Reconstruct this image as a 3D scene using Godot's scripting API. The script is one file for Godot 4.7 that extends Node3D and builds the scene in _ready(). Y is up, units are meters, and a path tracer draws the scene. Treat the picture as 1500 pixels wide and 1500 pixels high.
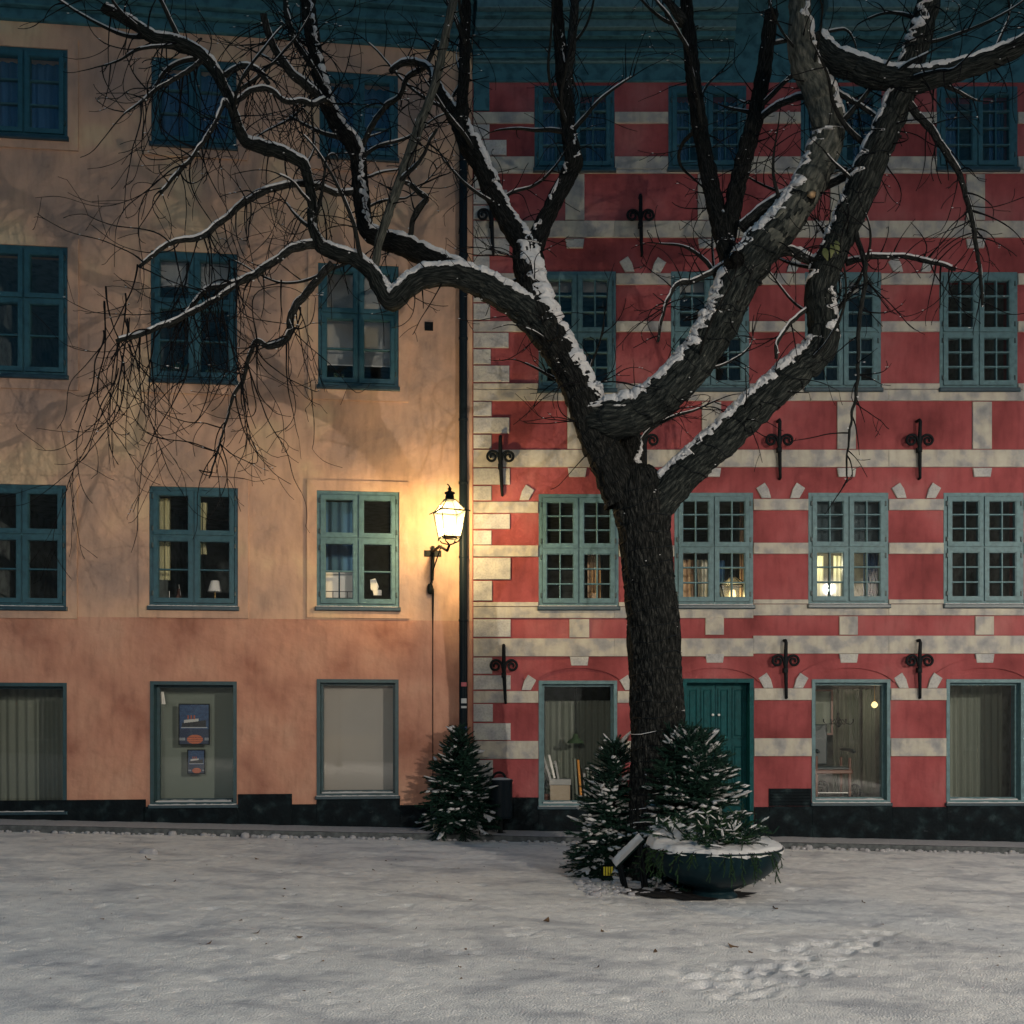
extends Node3D
# Two old plastered town houses behind a bare, snow covered tree on a small square, at night under wall lanterns.
# A pixel of the 1500 x 1500 photograph gives a direction; distance comes from the wall or the ground that is touched.
const F := 1500.0       # focal length in photograph pixels
const HY := 1060.0      # row of the horizon
const EYE := 1.6
const WALL := 15.0      # metres from the eye to the red house
const TURN := 0.105     # the ochre house is turned a little towards the square
var M := {}
var T := {}
var taken := {}
var rng := RandomNumberGenerator.new()
var ochre: Node3D
var red: Node3D
var gnoise := FastNoiseLite.new()
var gnoise2 := FastNoiseLite.new()
var gnoise3 := FastNoiseLite.new()
var dips := []

func _ready():
	rng.seed = 11
	# ---------- camera
	var cam := Camera3D.new()
	cam.name = "camera"
	cam.position = Vector3(0, EYE, 0)
	cam.near = 0.1
	cam.far = 200.0
	cam.projection = Camera3D.PROJECTION_FRUSTUM
	cam.size = 0.1 * 1500.0 / F
	cam.frustum_offset = Vector2(0, 0.1 * (HY - 750.0) / F)
	add_child(cam)
	cam.current = true
	# ---------- sky and exposure
	var we := WorldEnvironment.new()
	we.name = "environment"
	var env := Environment.new()
	env.background_mode = Environment.BG_SKY
	var sm := ProceduralSkyMaterial.new()
	sm.sky_top_color = Color(0.06, 0.20, 0.27)
	sm.sky_horizon_color = Color(0.08, 0.23, 0.295)
	sm.sky_curve = 0.2
	sm.ground_bottom_color = Color(0.03, 0.05, 0.07)
	sm.ground_horizon_color = Color(0.05, 0.1, 0.14)
	sm.sun_angle_max = 1.0
	var sky := Sky.new()
	sky.sky_material = sm
	env.sky = sky
	env.background_energy_multiplier = SKY_ENERGY
	env.tonemap_mode = Environment.TONE_MAPPER_LINEAR
	env.tonemap_exposure = 1.0
	env.sdfgi_enabled = true
	env.ssao_enabled = true
	env.ssil_enabled = true
	we.environment = env
	add_child(we)
	# ---------- the place
	setup_noise()
	make_materials()
	build_ground()
	build_ochre_house()
	build_red_house()
	build_surroundings()
	build_tree()
	build_street_things()
	build_rooms()
	# ---------- lanterns: one on the ochre wall; two unseen ones on the side house; a pole lamp added as fill
	wall_lantern(ochre.transform * Vector3(lx(634), ly(634, 811), 0.0), ochre.rotation.y, Vector3(0.20, 0.05, 1.05), LAMP_A, Color(1.0, 0.86, 0.60), "lit cast iron wall lantern beside the drainpipe on the ochre house")
	var lamp_white := Color(1.0, 0.957, 0.885)
	shade_lamp(Vector3(11.76, 4.2, -9.2), -PI / 2, LAMP_C, 0.085, lamp_white, "lit lamp with an added enamel shade on the side house, near the red house")
	shade_lamp(Vector3(11.76, 6.3, 5.5), -PI / 2, LAMP_B, 0.020, lamp_white, "lit lamp with an added enamel shade on the side house, away from the red house")
	shade_lamp(Vector3(-1.5, 5.2, 8.46), PI, FILL_LAMP_D, 0.014, lamp_white, "unseen fill lamp on a pole, added behind the camera", true)  # added fill lamp, out of view, that brightens the ochre facade

const SKY_ENERGY := 3.2
const LAMP_A := 5.6
const LAMP_B := 195.0
const LAMP_C := 16.0
const FILL_LAMP_D := 72.0

# ---------------------------------------------------------------- helpers
func pt(x: float, y: float, d: float) -> Vector3:
	return Vector3((x - 750.0) / F * d, EYE - (y - HY) / F * d, -d)

func rx(x: float) -> float:            # photograph column to metres on the red wall
	return (x - 750.0) / 100.0

func ry(y: float) -> float:
	return (1220.0 - y) / 100.0

func lx(x: float) -> float:            # photograph column to metres along the ochre wall
	var dx := (x - 750.0) / F
	return (WALL * dx + 0.58) / (cos(TURN) - dx * sin(TURN))

func ly(x: float, y: float) -> float:
	return EYE + (WALL + lx(x) * sin(TURN)) * (HY - y) / F

func slope(x: float) -> float:
	return -0.06 - (0.023 if x > 0.0 else 0.032) * x

func ground_at(px_: float, py_: float) -> Vector3:     # where a pixel's ray meets the ground
	var d := 10.0
	for i in 12:
		var x := (px_ - 750.0) / F * d
		d = F * (EYE - slope(x)) / (py_ - HY)
	var q := pt(px_, py_, d)
	return Vector3(q.x, gy(q.x, q.z), q.z)

func kerb_z(x: float) -> float:
	return -14.35 + (maxf(0.0, -0.58 - x)) * tan(TURN)

func gy(x: float, z: float) -> float:
	var h := slope(x)
	h += 0.018 * gnoise.get_noise_2d(x * 0.8, z * 0.8) + 0.005 * gnoise.get_noise_2d(x * 3.0 + 40.0, z * 4.5)
	h += 0.004 * gnoise2.get_noise_2d(x * 13.0, z * 17.0)
	return h

func setup_noise():
	gnoise.seed = 5
	gnoise.frequency = 1.0
	gnoise.fractal_octaves = 3
	gnoise2.seed = 9
	gnoise2.frequency = 1.0
	gnoise2.fractal_octaves = 3
	gnoise3.seed = 21
	gnoise3.frequency = 1.0
	gnoise3.fractal_octaves = 2

func numbered(n: String) -> String:
	if not taken.has(n):
		taken[n] = 0
		return n
	taken[n] += 1
	return "%s_%03d" % [n, taken[n]]

func thing(called: String, label: String, category: String, at := Vector3.ZERO, turn := 0.0, group := "") -> Node3D:
	var o := Node3D.new()
	o.name = numbered(called)
	add_child(o)
	o.position = at
	o.rotation.y = turn
	o.set_meta("label", label)
	o.set_meta("category", category)
	if group != "":
		o.set_meta("group", group)
	return o

func part(parent: Node, called: String, mesh: Mesh, m: Material, at := Vector3.ZERO) -> MeshInstance3D:
	var o := MeshInstance3D.new()
	o.name = called
	o.mesh = mesh
	o.material_override = m
	o.position = at
	parent.add_child(o, true)
	return o

func structure(called: String, mesh: Mesh, m: Material) -> MeshInstance3D:
	var o := MeshInstance3D.new()
	o.name = numbered(called)
	o.mesh = mesh
	o.material_override = m
	add_child(o)
	o.set_meta("kind", "structure")
	return o

func copy_of(src: Node3D, label := "") -> Node3D:
	var c: Node3D = src.duplicate()
	c.name = numbered(str(src.name).rstrip("0123456789").trim_suffix("_"))
	add_child(c)
	if label != "":
		c.set_meta("label", label)
	return c

class MB:
	var v := PackedVector3Array()
	var n := PackedVector3Array()
	var uv := PackedVector2Array()
	var ix := PackedInt32Array()
	var xf := Transform3D.IDENTITY

	func quad(a: Vector3, b: Vector3, c: Vector3, d: Vector3):     # counter-clockwise seen from outside
		var k := v.size()
		var w := (b - a).cross(c - a)
		if w.length() < 1e-12:
			w = (c - a).cross(d - a)
		w = w.normalized()
		v.append_array([a, b, c, d])
		n.append_array([w, w, w, w])
		uv.append_array([Vector2(0, 0), Vector2(1, 0), Vector2(1, 1), Vector2(0, 1)])
		ix.append_array([k, k + 2, k + 1, k, k + 3, k + 2])

	func tri(a: Vector3, b: Vector3, c: Vector3):
		var k := v.size()
		var w := (b - a).cross(c - a).normalized()
		v.append_array([a, b, c])
		n.append_array([w, w, w])
		uv.append_array([Vector2(0, 0), Vector2(1, 0), Vector2(0.5, 1)])
		ix.append_array([k, k + 2, k + 1])

	func box(x0: float, y0: float, z0: float, x1: float, y1: float, z1: float):
		var p := func(x, y, z): return Vector3(x, y, z)
		quad(p.call(x0, y0, z1), p.call(x1, y0, z1), p.call(x1, y1, z1), p.call(x0, y1, z1))
		quad(p.call(x1, y0, z0), p.call(x0, y0, z0), p.call(x0, y1, z0), p.call(x1, y1, z0))
		quad(p.call(x1, y0, z1), p.call(x1, y0, z0), p.call(x1, y1, z0), p.call(x1, y1, z1))
		quad(p.call(x0, y0, z0), p.call(x0, y0, z1), p.call(x0, y1, z1), p.call(x0, y1, z0))
		quad(p.call(x0, y1, z1), p.call(x1, y1, z1), p.call(x1, y1, z0), p.call(x0, y1, z0))
		quad(p.call(x0, y0, z0), p.call(x1, y0, z0), p.call(x1, y0, z1), p.call(x0, y0, z1))

	func prism(poly: Array, z0: float, z1: float, ch := 0.0):     # a convex outline (counter-clockwise, Vector2), front at z1, chamfered
		var c := Vector2.ZERO
		for q in poly:
			c += q
		c /= poly.size()
		var inner := []
		for q in poly:
			var dd: Vector2 = c - q
			inner.append(q + dd.normalized() * minf(ch * 1.4, dd.length() * 0.4))
		var m := poly.size()
		for i in m:
			var a: Vector2 = poly[i]
			var b: Vector2 = poly[(i + 1) % m]
			var ai: Vector2 = inner[i]
			var bi: Vector2 = inner[(i + 1) % m]
			quad(Vector3(a.x, a.y, z0), Vector3(b.x, b.y, z0), Vector3(b.x, b.y, z1 - ch), Vector3(a.x, a.y, z1 - ch))
			if ch > 0.0:
				quad(Vector3(a.x, a.y, z1 - ch), Vector3(b.x, b.y, z1 - ch), Vector3(bi.x, bi.y, z1), Vector3(ai.x, ai.y, z1))
			tri(Vector3(ai.x, ai.y, z1), Vector3(bi.x, bi.y, z1), Vector3(c.x, c.y, z1))

	func rect(x0: float, y0: float, x1: float, y1: float, z0: float, z1: float, ch := 0.0):
		var a := x0 + ch
		var b := x1 - ch
		var c := y0 + ch
		var d := y1 - ch
		var zc := z1 - ch
		quad(Vector3(a, c, z1), Vector3(b, c, z1), Vector3(b, d, z1), Vector3(a, d, z1))
		if ch > 0.0:
			quad(Vector3(x0, y0, zc), Vector3(x1, y0, zc), Vector3(b, c, z1), Vector3(a, c, z1))
			quad(Vector3(x1, y0, zc), Vector3(x1, y1, zc), Vector3(b, d, z1), Vector3(b, c, z1))
			quad(Vector3(x1, y1, zc), Vector3(x0, y1, zc), Vector3(a, d, z1), Vector3(b, d, z1))
			quad(Vector3(x0, y1, zc), Vector3(x0, y0, zc), Vector3(a, c, z1), Vector3(a, d, z1))
		quad(Vector3(x1, y0, zc), Vector3(x1, y0, z0), Vector3(x1, y1, z0), Vector3(x1, y1, zc))
		quad(Vector3(x0, y0, z0), Vector3(x0, y0, zc), Vector3(x0, y1, zc), Vector3(x0, y1, z0))
		quad(Vector3(x0, y1, zc), Vector3(x1, y1, zc), Vector3(x1, y1, z0), Vector3(x0, y1, z0))
		quad(Vector3(x0, y0, z0), Vector3(x1, y0, z0), Vector3(x1, y0, zc), Vector3(x0, y0, zc))
		quad(Vector3(x1, y0, z0), Vector3(x0, y0, z0), Vector3(x0, y1, z0), Vector3(x1, y1, z0))

	func ring(x0: float, y0: float, x1: float, y1: float, w: float, z0: float, z1: float):     # a rectangular frame, mitred
		var o := [Vector2(x0, y0), Vector2(x1, y0), Vector2(x1, y1), Vector2(x0, y1)]
		var i := [Vector2(x0 + w, y0 + w), Vector2(x1 - w, y0 + w), Vector2(x1 - w, y1 - w), Vector2(x0 + w, y1 - w)]
		for k in 4:
			var a: Vector2 = o[k]
			var b: Vector2 = o[(k + 1) % 4]
			var c: Vector2 = i[(k + 1) % 4]
			var d: Vector2 = i[k]
			quad(Vector3(a.x, a.y, z1), Vector3(b.x, b.y, z1), Vector3(c.x, c.y, z1), Vector3(d.x, d.y, z1))
			quad(Vector3(b.x, b.y, z0), Vector3(a.x, a.y, z0), Vector3(d.x, d.y, z0), Vector3(c.x, c.y, z0))
			quad(Vector3(a.x, a.y, z0), Vector3(b.x, b.y, z0), Vector3(b.x, b.y, z1), Vector3(a.x, a.y, z1))
			quad(Vector3(d.x, d.y, z1), Vector3(c.x, c.y, z1), Vector3(c.x, c.y, z0), Vector3(d.x, d.y, z0))

	func wall(x0: float, y0: float, x1: float, y1: float, holes: Array, zf: float, zb: float):     # a slab with rectangular openings
		var xs := [x0, x1]
		var ys := [y0, y1]
		for h in holes:
			for q in [h[0], h[2]]:
				if q > x0 and q < x1 and not xs.has(q):
					xs.append(q)
			for q in [h[1], h[3]]:
				if q > y0 and q < y1 and not ys.has(q):
					ys.append(q)
		xs.sort()
		ys.sort()
		for i in xs.size() - 1:
			for j in ys.size() - 1:
				var cx: float = (xs[i] + xs[i + 1]) / 2
				var cy: float = (ys[j] + ys[j + 1]) / 2
				var inside := false
				for h in holes:
					if cx > h[0] and cx < h[2] and cy > h[1] and cy < h[3]:
						inside = true
				if inside:
					continue
				quad(Vector3(xs[i], ys[j], zf), Vector3(xs[i + 1], ys[j], zf), Vector3(xs[i + 1], ys[j + 1], zf), Vector3(xs[i], ys[j + 1], zf))
				quad(Vector3(xs[i + 1], ys[j], zb), Vector3(xs[i], ys[j], zb), Vector3(xs[i], ys[j + 1], zb), Vector3(xs[i + 1], ys[j + 1], zb))
		for h in holes:
			var a := maxf(h[0], x0)
			var b := minf(h[2], x1)
			var c := maxf(h[1], y0)
			var d := minf(h[3], y1)
			if a >= b or c >= d:
				continue
			if h[0] > x0:
				quad(Vector3(a, c, zf), Vector3(a, c, zb), Vector3(a, d, zb), Vector3(a, d, zf))
			if h[2] < x1:
				quad(Vector3(b, c, zb), Vector3(b, c, zf), Vector3(b, d, zf), Vector3(b, d, zb))
			if h[3] < y1:
				quad(Vector3(a, d, zf), Vector3(a, d, zb), Vector3(b, d, zb), Vector3(b, d, zf))
			if h[1] > y0:
				quad(Vector3(a, c, zb), Vector3(a, c, zf), Vector3(b, c, zf), Vector3(b, c, zb))
		quad(Vector3(x0, y0, zb), Vector3(x0, y0, zf), Vector3(x0, y1, zf), Vector3(x0, y1, zb))
		quad(Vector3(x1, y0, zf), Vector3(x1, y0, zb), Vector3(x1, y1, zb), Vector3(x1, y1, zf))
		quad(Vector3(x0, y1, zf), Vector3(x1, y1, zf), Vector3(x1, y1, zb), Vector3(x0, y1, zb))
		quad(Vector3(x0, y0, zb), Vector3(x1, y0, zb), Vector3(x1, y0, zf), Vector3(x0, y0, zf))

	# a tube along points; bumps is a noise that roughens it by amp
	func tube(p: PackedVector3Array, r: PackedFloat32Array, sides: int, bumps: FastNoiseLite = null, amp := 0.0, around := 1.0, along := 1.0, closed := true):
		var m := p.size()
		if m < 2:
			return
		var k := v.size()
		var t := (p[1] - p[0]).normalized()
		var a := t.cross(Vector3.UP)
		if a.length() < 0.1:
			a = t.cross(Vector3.RIGHT)
		a = a.normalized()
		var travelled := 0.0
		for i in m:
			var t2 := (p[mini(i + 1, m - 1)] - p[maxi(i - 1, 0)]).normalized()
			a = (a - t2 * a.dot(t2)).normalized()
			var b := t2.cross(a)
			if i > 0:
				travelled += p[i].distance_to(p[i - 1])
			for s in sides + 1:
				var g := TAU * float(s % sides) / sides
				var dir := a * cos(g) + b * sin(g)
				var rr := r[i]
				if bumps:
					rr += amp * bumps.get_noise_3d(dir.x * around, dir.z * around + dir.y * around, travelled * along)
				v.append(p[i] + dir * rr)
				n.append(dir)
				uv.append(Vector2(float(s) / sides, travelled))
		for i in m - 1:
			for s in sides:
				var q := k + i * (sides + 1) + s
				ix.append_array([q, q + sides + 1, q + 1, q + 1, q + sides + 1, q + sides + 2])
		if closed:
			for e in [0, m - 1]:
				var c := v.size()
				var w := (p[e] - p[1 if e == 0 else m - 2]).normalized()
				v.append(p[e])
				n.append(w)
				uv.append(Vector2(0.5, 0.5))
				var q0: int = k + e * (sides + 1)
				for s in sides:
					if e == 0:
						ix.append_array([c, q0 + s, q0 + s + 1])
					else:
						ix.append_array([c, q0 + s + 1, q0 + s])

	func lathe(prof: Array, sides: int, at := Vector3.ZERO):       # Vector2(radius, height), from the bottom up along the outside
		var k := v.size()
		var m := prof.size()
		for i in m:
			var d: Vector2 = prof[mini(i + 1, m - 1)] - prof[maxi(i - 1, 0)]
			var w := Vector2(d.y, -d.x).normalized()
			for s in sides + 1:
				var g := TAU * s / sides
				v.append(at + Vector3(cos(g) * prof[i].x, prof[i].y, sin(g) * prof[i].x))
				n.append(Vector3(cos(g) * w.x, w.y, sin(g) * w.x))
				uv.append(Vector2(float(s) / sides, float(i) / m))
		for i in m - 1:
			for s in sides:
				var q := k + i * (sides + 1) + s
				ix.append_array([q, q + 1, q + sides + 1, q + 1, q + sides + 2, q + sides + 1])

	func renormal():        # smooth normals from the faces
		var acc := PackedVector3Array()
		acc.resize(v.size())
		var at := {}
		for i in range(0, ix.size(), 3):
			var a := ix[i]
			var b := ix[i + 1]
			var c := ix[i + 2]
			var w := (v[c] - v[a]).cross(v[b] - v[a])
			acc[a] += w
			acc[b] += w
			acc[c] += w
		for i in v.size():
			var key := (v[i] * 5000.0).round()
			at[key] = at.get(key, Vector3.ZERO) + acc[i]
		for i in v.size():
			var w: Vector3 = at[(v[i] * 5000.0).round()]
			if w.length() > 1e-14:
				n[i] = w.normalized()

	func mesh() -> ArrayMesh:
		var arr := []
		arr.resize(Mesh.ARRAY_MAX)
		arr[Mesh.ARRAY_VERTEX] = v
		arr[Mesh.ARRAY_NORMAL] = n
		arr[Mesh.ARRAY_TEX_UV] = uv
		arr[Mesh.ARRAY_INDEX] = ix
		var m := ArrayMesh.new()
		if ix.size():
			m.add_surface_from_arrays(Mesh.PRIMITIVE_TRIANGLES, arr)
		return m

func curve(points: Array, step: float) -> Array:        # Catmull-Rom through [Vector3, radius]; returns [points, radii]
	var p := PackedVector3Array()
	var r := PackedFloat32Array()
	var m := points.size()
	for i in m - 1:
		var a: Vector3 = points[maxi(i - 1, 0)][0]
		var b: Vector3 = points[i][0]
		var c: Vector3 = points[i + 1][0]
		var d: Vector3 = points[mini(i + 2, m - 1)][0]
		var k := maxi(1, int(ceil(b.distance_to(c) / step)))
		for j in k + (1 if i == m - 2 else 0):
			var t := float(j) / k
			p.append(0.5 * (2.0 * b + (c - a) * t + (2.0 * a - 5.0 * b + 4.0 * c - d) * t * t + (3.0 * b - a - 3.0 * c + d) * t * t * t))
			r.append(lerpf(points[i][1], points[i + 1][1], t))
	return [p, r]

# ---------------------------------------------------------------- materials
func noise_tex(called: String, seed_: int, freq: float, octaves: int, stops: Array, size := 512, kind := FastNoiseLite.TYPE_SIMPLEX_SMOOTH, fractal := FastNoiseLite.FRACTAL_FBM) -> NoiseTexture2D:
	var f := FastNoiseLite.new()
	f.seed = seed_
	f.frequency = freq
	f.noise_type = kind
	f.fractal_type = fractal
	f.fractal_octaves = octaves
	var t := NoiseTexture2D.new()
	t.width = size
	t.height = size
	t.seamless = true
	t.noise = f
	if stops.size():
		var g := Gradient.new()
		var offs := PackedFloat32Array()
		var cols := PackedColorArray()
		for s in stops:
			offs.append(s[0])
			cols.append(s[1])
		g.offsets = offs
		g.colors = cols
		t.color_ramp = g
	T[called] = t
	return t

func lin(r: float, g: float, b: float) -> Color:       # real-world base colour to the sRGB that albedo takes
	return Color(r, g, b).linear_to_srgb()

func mat(called: String, c: Color, rough: float) -> StandardMaterial3D:
	var m := StandardMaterial3D.new()
	m.resource_name = called
	m.albedo_color = c
	m.roughness = rough
	M[called] = m
	return m

func tri(m: StandardMaterial3D, metres: float, albedo: Texture2D, bump: Texture2D = null, depth_cm := 0.0, detail: Texture2D = null):
	m.uv1_triplanar = true
	m.uv1_world_triplanar = true
	m.uv1_scale = Vector3.ONE / metres
	m.albedo_texture = albedo
	if bump:
		m.heightmap_enabled = true
		m.heightmap_texture = bump
		m.heightmap_scale = depth_cm
	if detail:
		m.detail_enabled = true
		m.detail_blend_mode = BaseMaterial3D.BLEND_MODE_MUL
		m.detail_albedo = detail
		m.uv2_triplanar = true
		m.uv2_world_triplanar = true
		m.detail_uv_layer = BaseMaterial3D.DETAIL_UV_2
		m.uv2_scale = Vector3.ONE * 1.3

func make_materials():
	var W := Color.WHITE
	var grain := noise_tex("grain", 3, 0.035, 4, [[0.0, Color(0.88, 0.88, 0.88)], [0.5, Color(0.97, 0.97, 0.97)], [1.0, W]])
	var stain := noise_tex("stain", 4, 0.008, 5, [[0.0, Color(0.66, 0.64, 0.66)], [0.38, Color(0.86, 0.85, 0.85)], [0.6, Color(0.97, 0.96, 0.95)], [1.0, W]], 1024)
	var plaster_bump := noise_tex("plaster_bump", 6, 0.006, 6, [], 1024)
	var streak := noise_tex("streak", 27, 0.02, 5, [[0.0, Color(0.90, 0.90, 0.905)], [0.35, Color(0.97, 0.97, 0.97)], [0.6, W], [1.0, W]])     # rain streaks and dirt runs on the old plaster
	var m: StandardMaterial3D
	# weathered upper plaster of the ochre house: apricot lime wash with grey and yellow blotches
	var ochre_wash := noise_tex("ochre_wash", 14, 0.0035, 6, [[0.0, lin(0.26, 0.19, 0.165)], [0.3, lin(0.37, 0.245, 0.188)], [0.45, lin(0.47, 0.295, 0.213)], [0.6, lin(0.505, 0.32, 0.222)], [0.75, lin(0.55, 0.38, 0.245)], [1.0, lin(0.60, 0.455, 0.30)]], 1024)
	tri(mat("ochre_plaster", W, 0.95), 7.0, ochre_wash, plaster_bump, 5.0, streak)
	var salmon_wash := noise_tex("salmon_wash", 15, 0.004, 6, [[0.0, lin(0.23, 0.095, 0.066)], [0.3, lin(0.345, 0.165, 0.118)], [0.5, lin(0.41, 0.205, 0.145)], [0.7, lin(0.445, 0.235, 0.165)], [1.0, lin(0.48, 0.28, 0.20)]], 1024)
	tri(mat("salmon_plaster", W, 0.95), 5.0, salmon_wash, plaster_bump, 4.0, streak)
	var red_wash := noise_tex("red_wash", 16, 0.004, 5, [[0.0, lin(0.14, 0.034, 0.036)], [0.3, lin(0.205, 0.050, 0.053)], [0.48, lin(0.25, 0.061, 0.065)], [0.65, lin(0.272, 0.072, 0.076)], [1.0, lin(0.31, 0.115, 0.112)]], 1024)
	tri(mat("red_plaster", W, 0.93), 6.0, red_wash, plaster_bump, 4.0, streak)
	var trim_wash := noise_tex("trim_wash", 17, 0.009, 6, [[0.0, lin(0.20, 0.20, 0.21)], [0.36, lin(0.29, 0.28, 0.27)], [0.5, lin(0.36, 0.335, 0.295)], [0.7, lin(0.40, 0.37, 0.315)], [1.0, lin(0.44, 0.41, 0.35)]], 1024)
	tri(mat("trim_stone", W, 0.93), 3.4, trim_wash, plaster_bump, 2.5, streak)
	var quoin_wash := noise_tex("quoin_wash", 18, 0.008, 6, [[0.0, lin(0.27, 0.27, 0.285)], [0.4, lin(0.36, 0.355, 0.35)], [0.65, lin(0.41, 0.40, 0.38)], [1.0, lin(0.45, 0.44, 0.40)]], 1024)
	tri(mat("quoin_stone", W, 0.93), 2.7, quoin_wash, plaster_bump, 2.5, grain)
	var plinth_wash := noise_tex("plinth_wash", 19, 0.01, 6, [[0.0, lin(0.004, 0.006, 0.008)], [0.55, lin(0.006, 0.010, 0.013)], [0.75, lin(0.011, 0.020, 0.024)], [1.0, lin(0.04, 0.055, 0.058)]], 1024)
	tri(mat("plinth_paint", W, 0.7), 3.0, plinth_wash, plaster_bump, 3.0, grain)
	var paint_wear := noise_tex("paint_wear", 22, 0.02, 5, [[0.0, Color(0.72, 0.76, 0.76)], [0.5, Color(0.92, 0.92, 0.92)], [1.0, W]])
	tri(mat("frame_teal", lin(0.072, 0.155, 0.18), 0.55), 1.1, paint_wear)
	tri(mat("frame_blue", lin(0.02, 0.085, 0.115), 0.5), 1.1, paint_wear)
	tri(mat("frame_dark", lin(0.012, 0.05, 0.065), 0.5), 1.1, paint_wear)
	tri(mat("sill_metal", lin(0.016, 0.045, 0.065), 0.4), 1.1, paint_wear)
	tri(mat("door_paint", lin(0.006, 0.07, 0.08), 0.42), 1.1, paint_wear)
	tri(mat("frieze_paint", lin(0.045, 0.135, 0.175), 0.7), 2.0, stain)
	mat("iron", lin(0.007, 0.009, 0.011), 0.55)
	mat("hinge_iron", lin(0.02, 0.04, 0.045), 0.5)
	m = mat("lamp_iron", lin(0.006, 0.008, 0.008), 0.5)
	m = mat("pipe_paint", lin(0.008, 0.013, 0.018), 0.38)
	m = mat("glass", Color(0.9, 0.95, 0.95, 0.008), 0.02)
	m.transparency = BaseMaterial3D.TRANSPARENCY_ALPHA
	m.metallic_specular = 0.5
	m = mat("lamp_glass", Color(1.0, 0.97, 0.9, 0.06), 0.05)
	m.transparency = BaseMaterial3D.TRANSPARENCY_ALPHA
	m = mat("lamp_glow", Color(1, 0.95, 0.8), 0.5)
	m.emission_enabled = true
	m.emission = Color(1.0, 0.90, 0.62)
	m.emission_energy_multiplier = 1.5
	m = mat("lamp_opal", Color(1, 0.97, 0.88, 0.06), 0.1)
	m.transparency = BaseMaterial3D.TRANSPARENCY_ALPHA
	# snow
	var snow_bump := noise_tex("snow_bump", 31, 0.09, 4, [], 1024)
	var snow_tone := noise_tex("snow_tone", 32, 0.012, 6, [[0.0, lin(0.53, 0.52, 0.54)], [0.4, lin(0.67, 0.655, 0.655)], [1.0, lin(0.76, 0.74, 0.725)]], 1024)
	var tread := noise_tex("tread", 35, 0.007, 6, [[0.0, Color(0.74, 0.75, 0.78)], [0.34, Color(0.88, 0.885, 0.90)], [0.5, Color(0.97, 0.97, 0.97)], [1.0, W]], 1024)
	tri(mat("trodden_snow", W, 0.9), 1.9, snow_tone, snow_bump, 0.8, tread)
	M.trodden_snow.uv2_scale = Vector3(0.13, 0.13, 0.24)
	tri(mat("fresh_snow", lin(0.58, 0.575, 0.59), 0.85), 0.7, null, snow_bump, 1.2)
	tri(mat("old_snow", lin(0.56, 0.56, 0.60), 0.9), 0.9, snow_tone, snow_bump, 1.5)
	# bark, leaves, wood
	var bark_bump := noise_tex("bark_bump", 41, 0.018, 5, [], 512, FastNoiseLite.TYPE_SIMPLEX_SMOOTH, FastNoiseLite.FRACTAL_RIDGED)
	var bark_tone := noise_tex("bark_tone", 42, 0.02, 5, [[0.0, lin(0.006, 0.007, 0.007)], [0.4, lin(0.013, 0.0145, 0.0145)], [0.65, lin(0.028, 0.029, 0.028)], [1.0, lin(0.085, 0.085, 0.078)]], 512)
	m = mat("bark", W, 0.9)
	m.albedo_texture = bark_tone
	m.heightmap_enabled = true
	m.heightmap_texture = bark_bump
	m.heightmap_scale = 6.0
	m.uv1_scale = Vector3(5.0, 0.7, 1)
	# younger wood is greyer and smoother than the old trunk
	var grey_tone := noise_tex("grey_bark_tone", 43, 0.02, 5, [[0.0, lin(0.006, 0.008, 0.008)], [0.4, lin(0.015, 0.018, 0.018)], [0.65, lin(0.030, 0.034, 0.032)], [1.0, lin(0.085, 0.088, 0.080)]], 512)
	var pale_tone := noise_tex("pale_bark_tone", 44, 0.014, 5, [[0.0, lin(0.020, 0.024, 0.022)], [0.4, lin(0.052, 0.056, 0.050)], [0.65, lin(0.085, 0.087, 0.076)], [1.0, lin(0.15, 0.145, 0.125)]], 512)
	m = mat("grey_bark", W, 0.9)
	m.albedo_texture = grey_tone
	m.heightmap_enabled = true
	m.heightmap_texture = bark_bump
	m.heightmap_scale = 3.0
	m.uv1_scale = Vector3(3.0, 0.55, 1)
	m = mat("pale_bark", W, 0.9)
	m.albedo_texture = pale_tone
	m.heightmap_enabled = true
	m.heightmap_texture = bark_bump
	m.heightmap_scale = 1.6
	m.uv1_scale = Vector3(2.0, 0.8, 1)
	m = mat("thin_bark", W, 0.85)
	m.albedo_texture = bark_tone
	m.heightmap_enabled = true
	m.heightmap_texture = bark_bump
	m.heightmap_scale = 1.2
	m.uv1_scale = Vector3(2.0, 1.2, 1)
	mat("twig", lin(0.006, 0.006, 0.007), 0.85)
	mat("cut_wood", lin(0.34, 0.22, 0.12), 0.85)
	m = mat("needle", lin(0.016, 0.042, 0.030), 0.6)
	m = mat("needle_dark", lin(0.010, 0.027, 0.022), 0.6)
	m = mat("needle_fresh", lin(0.03, 0.065, 0.028), 0.6)
	m = mat("dead_leaf", lin(0.10, 0.055, 0.025), 0.8)
	m = mat("yellow_leaf", lin(0.075, 0.085, 0.025), 0.7)
	mat("planter_metal", lin(0.006, 0.018, 0.024), 0.35)
	mat("dark_ground", lin(0.022, 0.022, 0.024), 0.95)
	tri(mat("stone_kerb", W, 0.9), 1.2, noise_tex("kerb_tone", 51, 0.02, 4, [[0.0, lin(0.05, 0.055, 0.06)], [1.0, lin(0.13, 0.14, 0.145)]]))
	tri(mat("bench_paint", lin(0.012, 0.035, 0.033), 0.6), 1.0, paint_wear)
	# rooms
	tri(mat("room_wall", lin(0.22, 0.26, 0.26), 0.95), 2.0, stain)
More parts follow.
